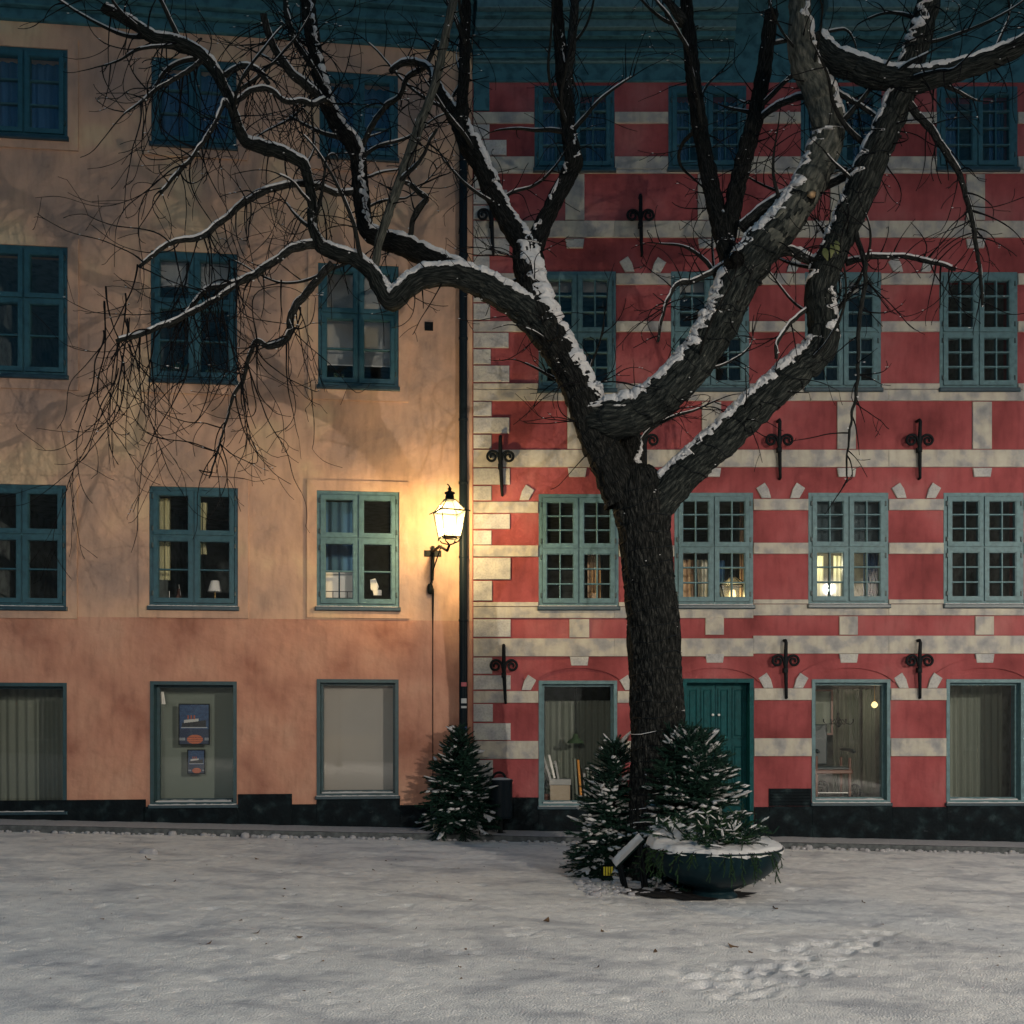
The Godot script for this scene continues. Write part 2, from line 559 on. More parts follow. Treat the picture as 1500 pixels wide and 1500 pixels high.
	tri(mat("room_pale", lin(0.20, 0.205, 0.19), 0.95), 2.0, stain)
	mat("room_screen", lin(0.15, 0.18, 0.155), 0.95)
	mat("room_paper", lin(0.27, 0.25, 0.225), 0.95)
	m = mat("curtain_blue", lin(0.03, 0.10, 0.22), 0.9)
	m = mat("curtain_white", lin(0.60, 0.60, 0.52), 0.9)
	m.backlight_enabled = true
	m.backlight = Color(0.7, 0.7, 0.6)
	m = mat("curtain_tan", lin(0.46, 0.32, 0.20), 0.9)
	m = mat("curtain_grey", lin(0.13, 0.15, 0.125), 0.9)
	m = mat("curtain_cream", lin(0.40, 0.38, 0.22), 0.9)
	m = mat("blind_cloth", lin(0.30, 0.30, 0.29), 0.95)
	m = mat("added_dark_blind", lin(0.035, 0.055, 0.065), 0.95)
	m = mat("white_cloth", lin(0.66, 0.64, 0.60), 0.9)
	m = mat("white_enamel", lin(0.62, 0.62, 0.60), 0.4)
	m = mat("black_line", lin(0.02, 0.02, 0.03), 0.9)
	m = mat("red_print", lin(0.40, 0.03, 0.05), 0.8)
	m = mat("brass", lin(0.50, 0.33, 0.12), 0.35)
	m.metallic = 0.8
	m = mat("chair_wood", lin(0.10, 0.034, 0.018), 0.45)
	m = mat("chair_leather", lin(0.015, 0.03, 0.035), 0.45)
	m = mat("cardboard", lin(0.33, 0.27, 0.20), 0.9)
	m = mat("pot_blue", lin(0.03, 0.06, 0.22), 0.4)
	m = mat("orange_thing", lin(0.45, 0.18, 0.02), 0.7)
	m = mat("plant_leaf", lin(0.035, 0.07, 0.03), 0.7)
	m = mat("yellow_print", lin(0.62, 0.50, 0.03), 0.6)
	m = mat("sticker_red", lin(0.45, 0.10, 0.12), 0.6)
	m = mat("sticker_white", lin(0.55, 0.55, 0.55), 0.6)
	m = mat("sticker_blue", lin(0.04, 0.10, 0.32), 0.6)
	tri(mat("pale_plaster", lin(0.16, 0.18, 0.19), 0.95), 5.0, stain, plaster_bump, 4.0)
	tri(mat("side_plaster", lin(0.24, 0.22, 0.19), 0.95), 5.0, stain, plaster_bump, 4.0)
	mat("roof_tile", lin(0.10, 0.06, 0.05), 0.9)
	mat("felt", lin(0.10, 0.10, 0.11), 0.9)
	# old limewash, bark and matt paint have hardly any sheen
	for k in ["plinth_paint", "bark", "grey_bark", "pale_bark", "thin_bark", "twig", "iron", "lamp_iron", "ochre_plaster", "salmon_plaster", "red_plaster", "trim_stone", "quoin_stone", "needle", "needle_dark", "needle_fresh", "room_wall", "pipe_paint", "dark_ground", "stone_kerb", "frieze_paint", "door_paint", "planter_metal"]:
		M[k].metallic_specular = 0.18
	for k in ["ochre_plaster", "salmon_plaster", "red_plaster", "trim_stone"]:
		M[k].uv2_scale = Vector3(0.7, 0.16, 0.7)

# ---------------------------------------------------------------- ground
func build_ground():
	var track := [[1067, 1448], [1094, 1436], [1117, 1428], [1132, 1420], [1144, 1414], [1158, 1409], [1152, 1424], [1177, 1412], [1204, 1398], [1217, 1391], [1232, 1385], [1250, 1381], [1268, 1376], [1284, 1370], [1108, 1443], [1182, 1398], [1197, 1422], [1042, 1438], [1077, 1422], [1032, 1440]]
	rng.seed = 77
	for q in track:
		var g := ground_at(q[0], q[1])
		for k in 8:
			dips.append([g.x + rng.randf_range(-0.2, 0.2), g.z + rng.randf_range(-0.2, 0.2), rng.randf_range(0.03, 0.075), rng.randf_range(0.012, 0.030)])
	for q in [[910, 1457], [1000, 1428], [1025, 1423], [780, 1368], [800, 1371], [768, 1365], [1145, 1316], [1160, 1300], [1092, 1362], [870, 1300], [890, 1310], [910, 1304], [935, 1312], [860, 1315], [900, 1318], [945, 1296], [520, 1275], [540, 1278], [415, 1277], [335, 1254], [310, 1254], [570, 1308], [600, 1330], [470, 1370], [420, 1395], [340, 1425], [640, 1390], [300, 1330]]:
		var g := ground_at(q[0], q[1])
		for k in 4:
			dips.append([g.x + rng.randf_range(-0.2, 0.2), g.z + rng.randf_range(-0.16, 0.16), rng.randf_range(0.03, 0.08), rng.randf_range(0.006, 0.02)])
	for k in 2600:
		dips.append([rng.randf_range(-8.0, 8.0), rng.randf_range(-14.3, -5.2), rng.randf_range(0.02, 0.07), rng.randf_range(0.003, 0.012)])
	var xs := PackedFloat32Array()
	var zs := PackedFloat32Array()
	for k in 9:
		xs.append(-44.0 + 4.0 * k)
	var x := -8.4
	while x < 8.4:
		xs.append(x)
		x += 0.033
	for k in 9:
		xs.append(10.0 + 4.0 * k)
	for k in 6:
		zs.append(-40.0 + 4.0 * k)
	var z := -15.2
	while z < -5.0:
		zs.append(z)
		z += 0.033
	for k in 9:
		zs.append(-4.5 + 5.0 * k)
	var nx := xs.size()
	var nz := zs.size()
	var h := PackedFloat32Array()
	h.resize(nx * nz)
	for j in nz:
		for i in nx:
			h[j * nx + i] = gy(xs[i], zs[j])
	for d in dips:
		var i0 := int((d[0] - d[2] * 2.0 + 8.4) / 0.033) + 9
		var i1 := int((d[0] + d[2] * 2.0 + 8.4) / 0.033) + 10
		var j0 := int((d[1] - d[2] * 2.0 + 15.2) / 0.033) + 6
		var j1 := int((d[1] + d[2] * 2.0 + 15.2) / 0.033) + 7
		for j in range(maxi(j0, 0), mini(j1, nz)):
			for i in range(maxi(i0, 0), mini(i1, nx)):
				var q: float = Vector2(xs[i] - d[0], zs[j] - d[1]).length() / d[2]
				if q < 2.0:
					h[j * nx + i] += d[3] * (0.15 * exp(-pow((q - 1.35) * 3.0, 2.0)) - exp(-q * q * 1.4))
	var mb := MB.new()
	for j in nz:
		for i in nx:
			mb.v.append(Vector3(xs[i], h[j * nx + i], zs[j]))
			var a := h[j * nx + maxi(i - 1, 0)]
			var b := h[j * nx + mini(i + 1, nx - 1)]
			var c := h[maxi(j - 1, 0) * nx + i]
			var d := h[mini(j + 1, nz - 1) * nx + i]
			mb.n.append(Vector3((a - b) / (xs[mini(i + 1, nx - 1)] - xs[maxi(i - 1, 0)]), 1.0, (c - d) / (zs[mini(j + 1, nz - 1)] - zs[maxi(j - 1, 0)])).normalized())
			mb.uv.append(Vector2(xs[i], zs[j]))
	for j in nz - 1:
		for i in nx - 1:
			var q := j * nx + i
			mb.ix.append_array([q, q + 1, q + nx, q + 1, q + nx + 1, q + nx])
	structure("snowy_ground", mb.mesh(), M.trodden_snow)
	# pavement along the houses: a raised kerb with a skin of snow
	mb = MB.new()
	var sn := MB.new()
	var px_ := -16.0
	while px_ < 16.0:
		var qx := px_ + 0.16
		var za := kerb_z(px_)
		var zb := kerb_z(qx)
		var ya := slope(px_) + 0.082
		var yb := slope(qx) + 0.082
		mb.quad(Vector3(px_, ya - 0.3, za), Vector3(qx, yb - 0.3, zb), Vector3(qx, yb, zb), Vector3(px_, ya, za))
		mb.quad(Vector3(px_, ya, za), Vector3(qx, yb, zb), Vector3(qx, yb, zb - 1.4), Vector3(px_, ya, za - 1.4))
		for k in 8:
			var f0 := float(k) / 8
			var f1 := float(k + 1) / 8
			var c := func(xx, zz, yy, f): return Vector3(xx, yy + 0.004 + (0.014 + 0.010 * gnoise.get_noise_2d(xx * 6.0, f * 6.0)) * smoothstep(0.0, 0.1, f), zz - 0.025 - 0.03 * gnoise.get_noise_2d(xx * 9.0, 3.0) - f * 1.2)
			sn.quad(c.call(px_, za, ya, f0), c.call(qx, zb, yb, f0), c.call(qx, zb, yb, f1), c.call(px_, za, ya, f1))
		px_ = qx
	sn.renormal()
	var pv := structure("pavement", mb.mesh(), M.stone_kerb)
	part(pv, "snow_cover", sn.mesh(), M.old_snow).set_meta("kind", "stuff")
	# lumps of snow pushed against the kerb
	mb = MB.new()
	rng.seed = 5
	for k in 420:
		var xx := rng.randf_range(-8.0, 8.0)
		var s := rng.randf_range(0.012, 0.032) * (1.9 if rng.randf() < 0.08 else 1.0)
		lump(mb, Vector3(xx, slope(xx) + s * 0.2, kerb_z(xx) + rng.randf_range(0.01, 0.10)), Vector3(s * rng.randf_range(1.0, 2.0), s, s * 1.2), 6, 4)
	for k in 190:
		var g := ground_at(rng.randf_range(845, 1010), rng.randf_range(1268, 1312))
		var s := rng.randf_range(0.012, 0.042)
		lump(mb, g + Vector3(0, s * 0.2, 0), Vector3(s * 1.6, s * 0.8, s * 1.3), 7, 5)
	for q in [[222, 1216, 0.08], [218, 1250, 0.07], [235, 1222, 0.04], [415, 1222, 0.04], [388, 1223, 0.03]]:
		var g := ground_at(q[0], q[1])
		lump(mb, g, Vector3(q[2] * 1.7, q[2], q[2]), 10, 7)
	mb.renormal()
	var l := part(self, "snow_lumps", mb.mesh(), M.old_snow)
	l.set_meta("kind", "stuff")
	l.set_meta("label", "crumbs of ploughed snow along the kerb and round the tree")
	l.set_meta("category", "snow")

func lump(mb: MB, at: Vector3, size: Vector3, sides: int, rows: int, rough := 0.35):
	var k := mb.v.size()
	var sh := rng.randf() * 100.0
	for i in rows + 1:
		var la := lerpf(-PI * 0.5, PI * 0.5, float(i) / rows)
		for s in sides:
			var lo := TAU * s / sides
			var d := Vector3(cos(la) * cos(lo), sin(la), cos(la) * sin(lo))
			var r := 1.0 + rough * gnoise.get_noise_3d(d.x * 1.3 + sh, d.y * 1.3, d.z * 1.3)
			mb.v.append(at + d * size * r)
			mb.n.append(d)
			mb.uv.append(Vector2.ZERO)
	for i in rows:
		for s in sides:
			var a := k + i * sides + s
			var b := k + i * sides + (s + 1) % sides
			mb.ix.append_array([a, b, a + sides, b, b + sides, a + sides])

# ---------------------------------------------------------------- windows
func pane(parent: Node, x0: float, y0: float, x1: float, y1: float, z: float):
	var q := QuadMesh.new()
	q.size = Vector2(x1 - x0, y1 - y0)
	part(parent, "pane", q, M.glass, Vector3((x0 + x1) / 2, (y0 + y1) / 2, z))

# a casement window, flush with the wall; rows: [[share of the height, panes across, panes down], ...] from the top
func casement(house: Node3D, r: Array, rows: Array, fm: Material, sill_snow := true, muntin := 0.022) -> MeshInstance3D:
	var x0: float = r[0]
	var y0: float = r[1]
	var x1: float = r[2]
	var y1: float = r[3]
	var cx := (x0 + x1) / 2
	var fw := 0.05
	var mb := MB.new()
	mb.ring(x0, y0, x1, y1, fw, -0.12, 0.008)
	mb.box(cx - 0.03, y0 + fw, -0.12, cx + 0.03, y1 - fw, 0.002)
	var inner := y1 - y0 - 2 * fw
	var yy := y1 - fw
	for i in rows.size() - 1:
		yy -= inner * rows[i][0]
		mb.box(x0 + fw, yy - 0.02, -0.12, cx - 0.03, yy + 0.02, 0.004)
		mb.box(cx + 0.03, yy - 0.02, -0.12, x1 - fw, yy + 0.02, 0.004)
	var w := part(house, "window", mb.mesh(), fm)
	var top := y1 - fw
	for i in rows.size():
		var hh: float = inner * rows[i][0]
		var a := top - hh + (0.006 if i == rows.size() - 1 else 0.012)
		var b := top - (0.006 if i == 0 else 0.012)
		for side in 2:
			var sx0 := (x0 + fw + 0.006) if side == 0 else (cx + 0.012)
			var sx1 := (cx - 0.012) if side == 0 else (x1 - fw - 0.006)
			var sw := 0.058
			var sb := MB.new()
			sb.ring(sx0, a, sx1, b, sw, -0.07, 0.024)
			sb.ring(sx0 + sw - 0.004, a + sw - 0.004, sx1 - sw + 0.004, b - sw + 0.004, 0.016, -0.06, 0.013)
			var nx: int = rows[i][1]
			var ny: int = rows[i][2]
			var gx0 := sx0 + sw
			var gx1 := sx1 - sw
			var gy0 := a + sw
			var gy1 := b - sw
			for k in range(1, nx):
				var q := lerpf(gx0, gx1, float(k) / nx)
				sb.rect(q - muntin / 2, gy0, q + muntin / 2, gy1, -0.05, 0.014, 0.005)
			for k in range(1, ny):
				var q := lerpf(gy0, gy1, float(k) / ny)
				sb.rect(gx0, q - muntin / 2, gx1, q + muntin / 2, -0.048, 0.011, 0.005)
			part(w, "sash", sb.mesh(), fm)
			for j in nx:
				for k in ny:
					pane(w, lerpf(gx0, gx1, float(j) / nx), lerpf(gy0, gy1, float(k) / ny), lerpf(gx0, gx1, float(j + 1) / nx), lerpf(gy0, gy1, float(k + 1) / ny), -0.03)
			for f in [0.14, 0.86]:
				var hb := MB.new()
				var hx := sx0 - 0.012 if side == 0 else sx1 + 0.012
				var hy := lerpf(a, b, f)
				hb.rect(hx - 0.013, hy - 0.035, hx + 0.013, hy + 0.035, 0.0, 0.032, 0.006)
				part(w, "hinge", hb.mesh(), M.hinge_iron)
		top -= hh
	var s := MB.new()
	s.rect(x0 - 0.02, y0 - 0.055, x1 + 0.02, y0 + 0.004, -0.05, 0.075, 0.01)
	var sill := part(w, "sill", s.mesh(), M.sill_metal)
	if sill_snow:
		var q := MB.new()
		var k := 0.0
		while k < x1 - x0 - 0.03:
			var t := 0.006 + 0.010 * absf(gnoise.get_noise_2d((x0 + k) * 7.0, y0 * 5.0))
			q.box(x0 + k, y0 + 0.002, 0.030, x0 + k + 0.03, y0 + 0.004 + t, 0.072)
			k += 0.03
		part(w, "sill_snow", q.mesh(), M.fresh_snow)
	return w

func shop_window(house: Node3D, r: Array, fm: Material, recess: float) -> MeshInstance3D:
	var mb := MB.new()
	mb.ring(r[0], r[1], r[2], r[3], 0.05, -0.30, 0.012)
	mb.ring(r[0] + 0.05, r[1] + 0.05, r[2] - 0.05, r[3] - 0.05, 0.035, -recess - 0.06, -recess + 0.02)
	var w := part(house, "shop_window", mb.mesh(), fm)
	pane(w, r[0] + 0.085, r[1] + 0.085, r[2] - 0.085, r[3] - 0.085, -recess - 0.01)
	var s := MB.new()
	s.rect(r[0] - 0.02, r[1] - 0.035, r[2] + 0.02, r[1] + 0.012, -0.02, 0.055, 0.008)
	part(w, "sill", s.mesh(), M.sill_metal)
	var q := MB.new()
	var k := 0.0
	while k < r[2] - r[0] - 0.16:
		var t := 0.012 + 0.022 * absf(gnoise.get_noise_2d((r[0] + k) * 3.0, r[1] * 5.0))
		q.box(r[0] + 0.07 + k, r[1] + 0.05, -recess + 0.02, r[0] + 0.10 + k, r[1] + 0.052 + t, -0.02)
		k += 0.03
	k = 0.0
	while k < r[2] - r[0] - 0.03:
		var t := 0.006 + 0.016 * absf(gnoise.get_noise_2d((r[0] + k) * 4.0, r[1] * 2.0 + 9.0))
		q.box(r[0] + k, r[1] + 0.010, 0.018, r[0] + k + 0.03, r[1] + 0.012 + t, 0.053)
		k += 0.03
	part(w, "sill_snow", q.mesh(), M.fresh_snow)
	return w

func room(house: Node3D, r: Array, depth: float, m: Material, floor_drop := 0.25):      # the room behind an opening
	var a: float = r[0] - 0.25
	var b: float = r[1] - floor_drop
	var c: float = r[2] + 0.25
	var d: float = r[3] + 0.2
	var z0 := -0.44
	var z1 := -depth
	var mb := MB.new()
	mb.box(a - 0.04, b, z1 - 0.04, c + 0.04, d, z1)
	mb.box(a - 0.04, b, z1, a, d, z0)
	mb.box(c, b, z1, c + 0.04, d, z0)
	mb.box(a - 0.04, d, z1 - 0.04, c + 0.04, d + 0.04, z0)
	mb.box(a - 0.04, b - 0.04, z1 - 0.04, c + 0.04, b, z0)
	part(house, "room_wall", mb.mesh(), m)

func lrect(x0: float, y0: float, x1: float, y1: float) -> Array:      # photograph rectangle on the ochre wall
	var xm := (x0 + x1) / 2
	return [lx(x0), ly(xm, y1), lx(x1), ly(xm, y0)]

func rrect(x0: float, y0: float, x1: float, y1: float) -> Array:
	return [rx(x0), ry(y1), rx(x1), ry(y0)]

var L_WIN := {}
var R_WIN := {}

func build_ochre_house():
	ochre = thing("ochre_house", "ochre and salmon plastered town house with blue casement windows", "house", Vector3(-0.58, 0, -WALL), TURN)
	L_WIN = {
		"a4": lrect(222, 88, 347, 214), "b4": lrect(468, 108, 583, 232), "z4": lrect(-30, 70, 100, 200),
		"a3": lrect(221, 370, 348, 558), "b3": lrect(466, 388, 584, 567), "z3": lrect(-30, 360, 100, 550),
		"a2": lrect(219, 714, 349, 889), "b2": lrect(464, 720, 585, 890), "z2": lrect(-33, 710, 98, 889),
		"a1": lrect(220, 998, 347, 1180), "b1": lrect(464, 995, 584, 1167), "z1": lrect(-33, 1000, 98, 1190),
	}
	var holes := L_WIN.values()
	var split := ly(450, 907)
	var mb := MB.new()
	mb.wall(-9.4, split, 0.0, 12.9, holes, 0.0, -0.42)
	part(ochre, "wall", mb.mesh(), M.ochre_plaster)
	mb = MB.new()
	mb.wall(-9.4, -0.9, 0.0, split, holes, 0.0, -0.42)
	var lower := part(ochre, "wall", mb.mesh(), M.salmon_plaster)
	lower.set_meta("label", "salmon repainted plaster of the lowest storey")
	# raised plaster bands round the windows
	for k in [["a4", 0.145, 0.15, 0.17], ["b4", 0.145, 0.14, 0.2], ["a3", 0.145, 0.13, 0.19], ["b3", 0.14, 0.14, 0.2], ["a2", 0.145, 0.12, 0.16], ["b2", 0.14, 0.15, 0.155], ["z2", 0.145, 0.12, 0.16], ["z3", 0.145, 0.13, 0.19], ["z4", 0.14, 0.15, 0.17]]:
		var r: Array = L_WIN[k[0]]
		mb = MB.new()
		mb.wall(r[0] - k[1], r[1] - k[3], r[2] + k[1], r[3] + k[2], [r], 0.03, 0.001)
		part(ochre, "window_surround", mb.mesh(), M.ochre_plaster)
	for k in ["a2", "b2", "z2", "a3", "b3", "z3"]:
		casement(ochre, L_WIN[k], [[0.40, 1, 1], [0.60, 1, 2]], M.frame_blue if k != "b2" else M.frame_teal, k[1] == "2")
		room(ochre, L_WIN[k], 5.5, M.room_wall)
	for k in ["a4", "b4", "z4"]:
		casement(ochre, L_WIN[k], [[1.0, 1, 3]], M.frame_blue, false)
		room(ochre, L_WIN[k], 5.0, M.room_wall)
	for k in ["a1", "b1", "z1"]:
		shop_window(ochre, L_WIN[k], M.frame_dark, 0.16 if k == "b1" else 0.22)
	room(ochre, L_WIN.a1, 1.3, M.room_screen, 0.02)
	room(ochre, L_WIN.b1, 1.0, M.room_paper, 0.02)
	room(ochre, L_WIN.z1, 1.3, M.room_screen, 0.02)
	# black painted plinth, stepped up and down between the shop windows
	for s in [[-60, 214, 1172], [210, 222, 1182], [222, 349, 1184], [349, 428, 1163], [428, 464, 1178], [464, 586, 1171], [586, 640, 1179], [640, 690, 1183]]:
		var x0 := lx(s[0]) if s[0] > -50 else -9.4
		var x1 := lx(s[1])
		mb = MB.new()
		mb.rect(x0, -0.9, x1 - 0.001, ly((s[0] + s[1]) / 2.0, s[2]), -0.002, 0.024 + 0.002 * (int(s[0]) % 3), 0.004)
		part(ochre, "plinth", mb.mesh(), M.plinth_paint)
	# painted cornice and roof
	var y0 := ly(450, 61)
	for c in [[0.0, 0.16, 0.06], [0.16, 0.26, 0.13], [0.26, 0.42, 0.20], [0.42, 0.50, 0.30], [0.50, 0.66, 0.36]]:
		mb = MB.new()
		mb.rect(-9.4, y0 + c[0] + 0.002, -0.01, y0 + c[1], -0.01, c[2], 0.012)
		part(ochre, "cornice_moulding", mb.mesh(), M.frieze_paint)
	mb = MB.new()
	mb.quad(Vector3(-9.4, y0 + 0.68, 0.42), Vector3(0, y0 + 0.68, 0.42), Vector3(0, y0 + 4.2, -4.5), Vector3(-9.4, y0 + 4.2, -4.5))
	mb.quad(Vector3(0, y0 + 0.60, 0.40), Vector3(-9.4, y0 + 0.60, 0.40), Vector3(-9.4, y0 + 4.1, -4.5), Vector3(0, y0 + 4.1, -4.5))
	part(ochre, "roof", mb.mesh(), M.roof_tile)
	# small square vent
	mb = MB.new()
	mb.ring(lx(622), ly(628, 484.5), lx(634.5), ly(628, 472), 0.02, 0.001, 0.014)
	mb.rect(lx(622) + 0.02, ly(628, 484.5) + 0.02, lx(634.5) - 0.02, ly(628, 472) - 0.02, 0.0005, 0.003)
	part(ochre, "vent", mb.mesh(), M.iron)

func build_red_house():
	red = thing("red_house", "red plastered town house with pale stone bands, quoins and small paned windows", "house", Vector3(0, 0, -WALL))
	R_WIN = {
		"a4": rrect(783, 126, 900, 249), "b4": rrect(979, 126, 1093, 248), "c4": rrect(1173, 127, 1291, 248), "d4": rrect(1372, 127, 1490, 248),
		"a3": rrect(789, 398, 902, 571), "b3": rrect(983, 398, 1097, 570), "c3": rrect(1179, 399, 1290, 570), "d3": rrect(1376, 399, 1490, 570),
		"a2": rrect(789, 724, 906, 889), "b2": rrect(988, 722, 1103, 887), "c2": rrect(1184, 722, 1301, 886), "d2": rrect(1382, 722, 1499, 886),
		"a1": rrect(789, 997, 904, 1182), "b1": [rx(1000), -0.75, rx(1104), ry(994)], "c1": rrect(1189, 995, 1304, 1177), "d1": rrect(1386, 995, 1500, 1177),
	}
	var mb := MB.new()
	mb.wall(rx(692), -0.9, 9.0, ry(121), R_WIN.values(), 0.0, -0.42)
	part(red, "wall", mb.mesh(), M.red_plaster)
	mb = MB.new()
	mb.wall(rx(692), ry(121), 9.0, 13.0, [], 0.012, -0.42)
	part(red, "frieze", mb.mesh(), M.frieze_paint)
	for k in ["a", "b", "c", "d"]:
		casement(red, R_WIN[k + "2"], [[0.485, 2, 3], [0.515, 2, 3]], M.frame_teal, true)
		casement(red, R_WIN[k + "3"], [[0.52, 2, 3], [0.48, 2, 3]], M.frame_teal, false)
		casement(red, R_WIN[k + "4"], [[1.0, 2, 4]], M.frame_blue, false)
		for f in ["2", "3", "4"]:
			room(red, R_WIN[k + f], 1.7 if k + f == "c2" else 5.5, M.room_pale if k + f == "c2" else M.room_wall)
	shop_window(red, R_WIN.a1, M.frame_teal, 0.12)
	shop_window(red, R_WIN.c1, M.frame_teal, 0.12)
	shop_window(red, R_WIN.d1, M.frame_teal, 0.12)
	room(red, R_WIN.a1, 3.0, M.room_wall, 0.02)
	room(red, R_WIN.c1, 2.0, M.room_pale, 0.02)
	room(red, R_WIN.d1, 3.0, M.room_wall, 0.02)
	# quoin stones: [top, bottom, how far right]
	var longs := 747.0
	var shorts := 720.0
	for q in [[121, 164, 717, 1], [183, 205, 717, 0], [206, 229, 742, 0], [256, 278, 717, 0], [279, 301, 743, 0], [302, 323, 717, 0], [350, 375, 746, 0], [376, 400, 717, 0], [419, 444, 746, 0], [445, 470, 718, 0], [488, 511, 745, 0], [512, 535, shorts - 1, 0], [536, 561, 746, 0], [589, 611, shorts, 0], [612, 636, 746, 0], [637, 658, shorts, 0], [686, 711, longs, 0], [712, 734, shorts, 0], [753, 776, longs, 0], [777, 799, shorts, 0], [817, 850, 748, 0], [851, 881, 721, 0], [907, 934, 748, 0], [963, 988, 721, 0], [989, 1011, 748, 0], [1031, 1058, 722, 0], [1059, 1085, 748, 0], [1113, 1168, 722, 0]]:
		mb = MB.new()
		mb.rect(rx(693.5), ry(q[1]) + 0.009, rx(q[2]), ry(q[0]) - 0.004, -0.002, 0.028 + rng.randf() * 0.008, 0.006)
		part(red, "quoin_stone", mb.mesh(), M.quoin_stone if q[3] == 0 else M.frieze_paint)
	# horizontal bands: [top, bottom, [spans]]
	var gaps4 := [[693.5, 782.5], [900.5, 978.5], [1093.5, 1172.5], [1291.5, 1371.5], [1490.5, 1650]]
	var gaps3 := [[693.5, 788.5], [902.5, 982.5], [1097.5, 1178.5], [1290.5, 1375.5], [1490.5, 1650]]
	var gaps2 := [[693.5, 788.5], [906.5, 987.5], [1103.5, 1183.5], [1301.5, 1381.5], [1499.5, 1650]]
	var gaps1 := [[693.5, 788.5], [904.5, 999.5], [1104.5, 1188.5], [1304.5, 1385.5], [1500.5, 1650]]
	var full := [[693.5, 900], [900, 1103], [1103, 1301], [1301, 1650]]
	for b in [[165, 182, gaps4], [230, 249, gaps4], [249, 255, full], [324, 349, full], [401, 418, gaps3], [471, 487, gaps3], [562, 571, gaps3], [571, 588, full], [659, 685, full], [735, 752, gaps2], [799, 816, gaps2], [882, 889, gaps2], [889, 906, full], [935, 962, full], [1012, 1030, gaps1], [1085, 1112, gaps1]]:
		var over: Array = b[2]
		for s in over:
			mb = MB.new()
			var rise := -4.0 if s[0] > 950 and b[0] > 700 else 0.0
			mb.rect(rx(s[0]), ry(b[1] + rise) + 0.004, rx(s[1]) - 0.001, ry(b[0] + rise) - 0.004, -0.002, 0.026 + rng.randf() * 0.006, 0.004)
			part(red, "band_stone", mb.mesh(), M.trim_stone)
	# short uprights below the sills, and keystones under the bands
	for p in [[828, 856, 256, 323], [1022, 1050, 256, 323], [1216, 1243, 256, 323], [1415, 1442, 256, 323], [831, 860, 589, 658], [1028, 1056, 589, 658], [1226, 1253, 589, 658], [1424, 1452, 589, 658], [834, 863, 907, 934], [1033, 1060, 903, 930], [1229, 1256, 903, 930], [1428, 1455, 903, 930]]:
		mb = MB.new()
		mb.rect(rx(p[0]), ry(p[3]), rx(p[1]), ry(p[2]), -0.002, 0.025, 0.004)
		part(red, "band_upright", mb.mesh(), M.trim_stone)
		var kt: float = p[3] + 28.0
		mb = MB.new()
		var kx := rx((p[0] + p[1]) / 2.0)
		mb.prism([Vector2(kx - 0.118, ry(kt + 13)), Vector2(kx + 0.118, ry(kt + 13)), Vector2(kx + 0.138, ry(kt)), Vector2(kx - 0.138, ry(kt))], -0.002, 0.034, 0.004)
		part(red, "keystone", mb.mesh(), M.quoin_stone)
	# springer stones of the arches, in mirrored pairs between the windows
	for s in [[771, 733, 0], [922, 731, 1], [972, 731, 0], [1119, 730, 1], [1167, 730, 0], [1317, 730, 1], [1366, 730, 0], [919, 399, 1], [964, 400, 0], [1117, 399, 1], [1162, 399, 0], [1312, 399, 1], [1358, 399, 0], [774, 1011, 0], [919, 1011, 1], [1122, 1008, 1], [1172, 1008, 0], [1320, 1008, 1], [1368, 1008, 0]]:
		var bx := rx(s[0])
		var by := ry(s[1])
		var d := -1.0 if s[2] == 1 else 1.0
		var poly := [Vector2(bx - 0.10 * d, by), Vector2(bx + 0.035 * d, by), Vector2(bx + 0.115 * d, by + 0.145), Vector2(bx - 0.005 * d, by + 0.225), Vector2(bx - 0.065 * d, by + 0.13)]
		if d < 0:
			poly.reverse()
		mb = MB.new()
		mb.prism(poly, -0.002, 0.032, 0.004)
		part(red, "springer_stone", mb.mesh(), M.quoin_stone)
	# flat red arches over the ground floor openings, standing a little proud
	for c in [846, 1047, 1244, 1443]:
		mb = MB.new()
		var ro := 0.90
		var seg := 26
		var prev := []
		for i in seg + 1:
			var g := PI * (0.12 + 0.76 * i / seg)
			var ux := cos(g)
			var uy := sin(g)
			var o := Vector2(rx(c) + ux * 0.86, ry(1012) + uy * 0.475)
			var n_ := Vector2(rx(c) + ux * 0.70, ry(1012) + uy * 0.335)
			if i:
				var a: Vector2 = prev[0]
				var b: Vector2 = prev[1]
				mb.quad(Vector3(o.x, o.y, 0.026), Vector3(a.x, a.y, 0.026), Vector3(b.x, b.y, 0.026), Vector3(n_.x, n_.y, 0.026))
				mb.quad(Vector3(a.x, a.y, 0.026), Vector3(o.x, o.y, 0.026), Vector3(o.x, o.y, 0.0), Vector3(a.x, a.y, 0.0))
				mb.quad(Vector3(n_.x, n_.y, 0.026), Vector3(b.x, b.y, 0.026), Vector3(b.x, b.y, 0.0), Vector3(n_.x, n_.y, 0.0))
			prev = [o, n_]
		for q in mb.v.size():
			if mb.v[q].y > ry(960.5):
				mb.v[q].y = ry(960.5)
		part(red, "arch_band", mb.mesh(), M.red_plaster)
	# plinth
	for s in [[692, 789, 1168, 0.03], [789, 905, 1184, 0.034], [905, 999, 1183, 0.031], [1105, 1126, 1182, 0.03], [1126, 1189, 1181, 0.033], [1189, 1306, 1179, 0.036], [1306, 1386, 1182, 0.031], [1386, 1650, 1179, 0.034]]:
		mb = MB.new()
		mb.rect(rx(s[0]), -0.9, rx(s[1]) - 0.001, ry(s[2]), -0.002, s[3], 0.004)
		part(red, "plinth", mb.mesh(), M.plinth_paint)
	mb = MB.new()
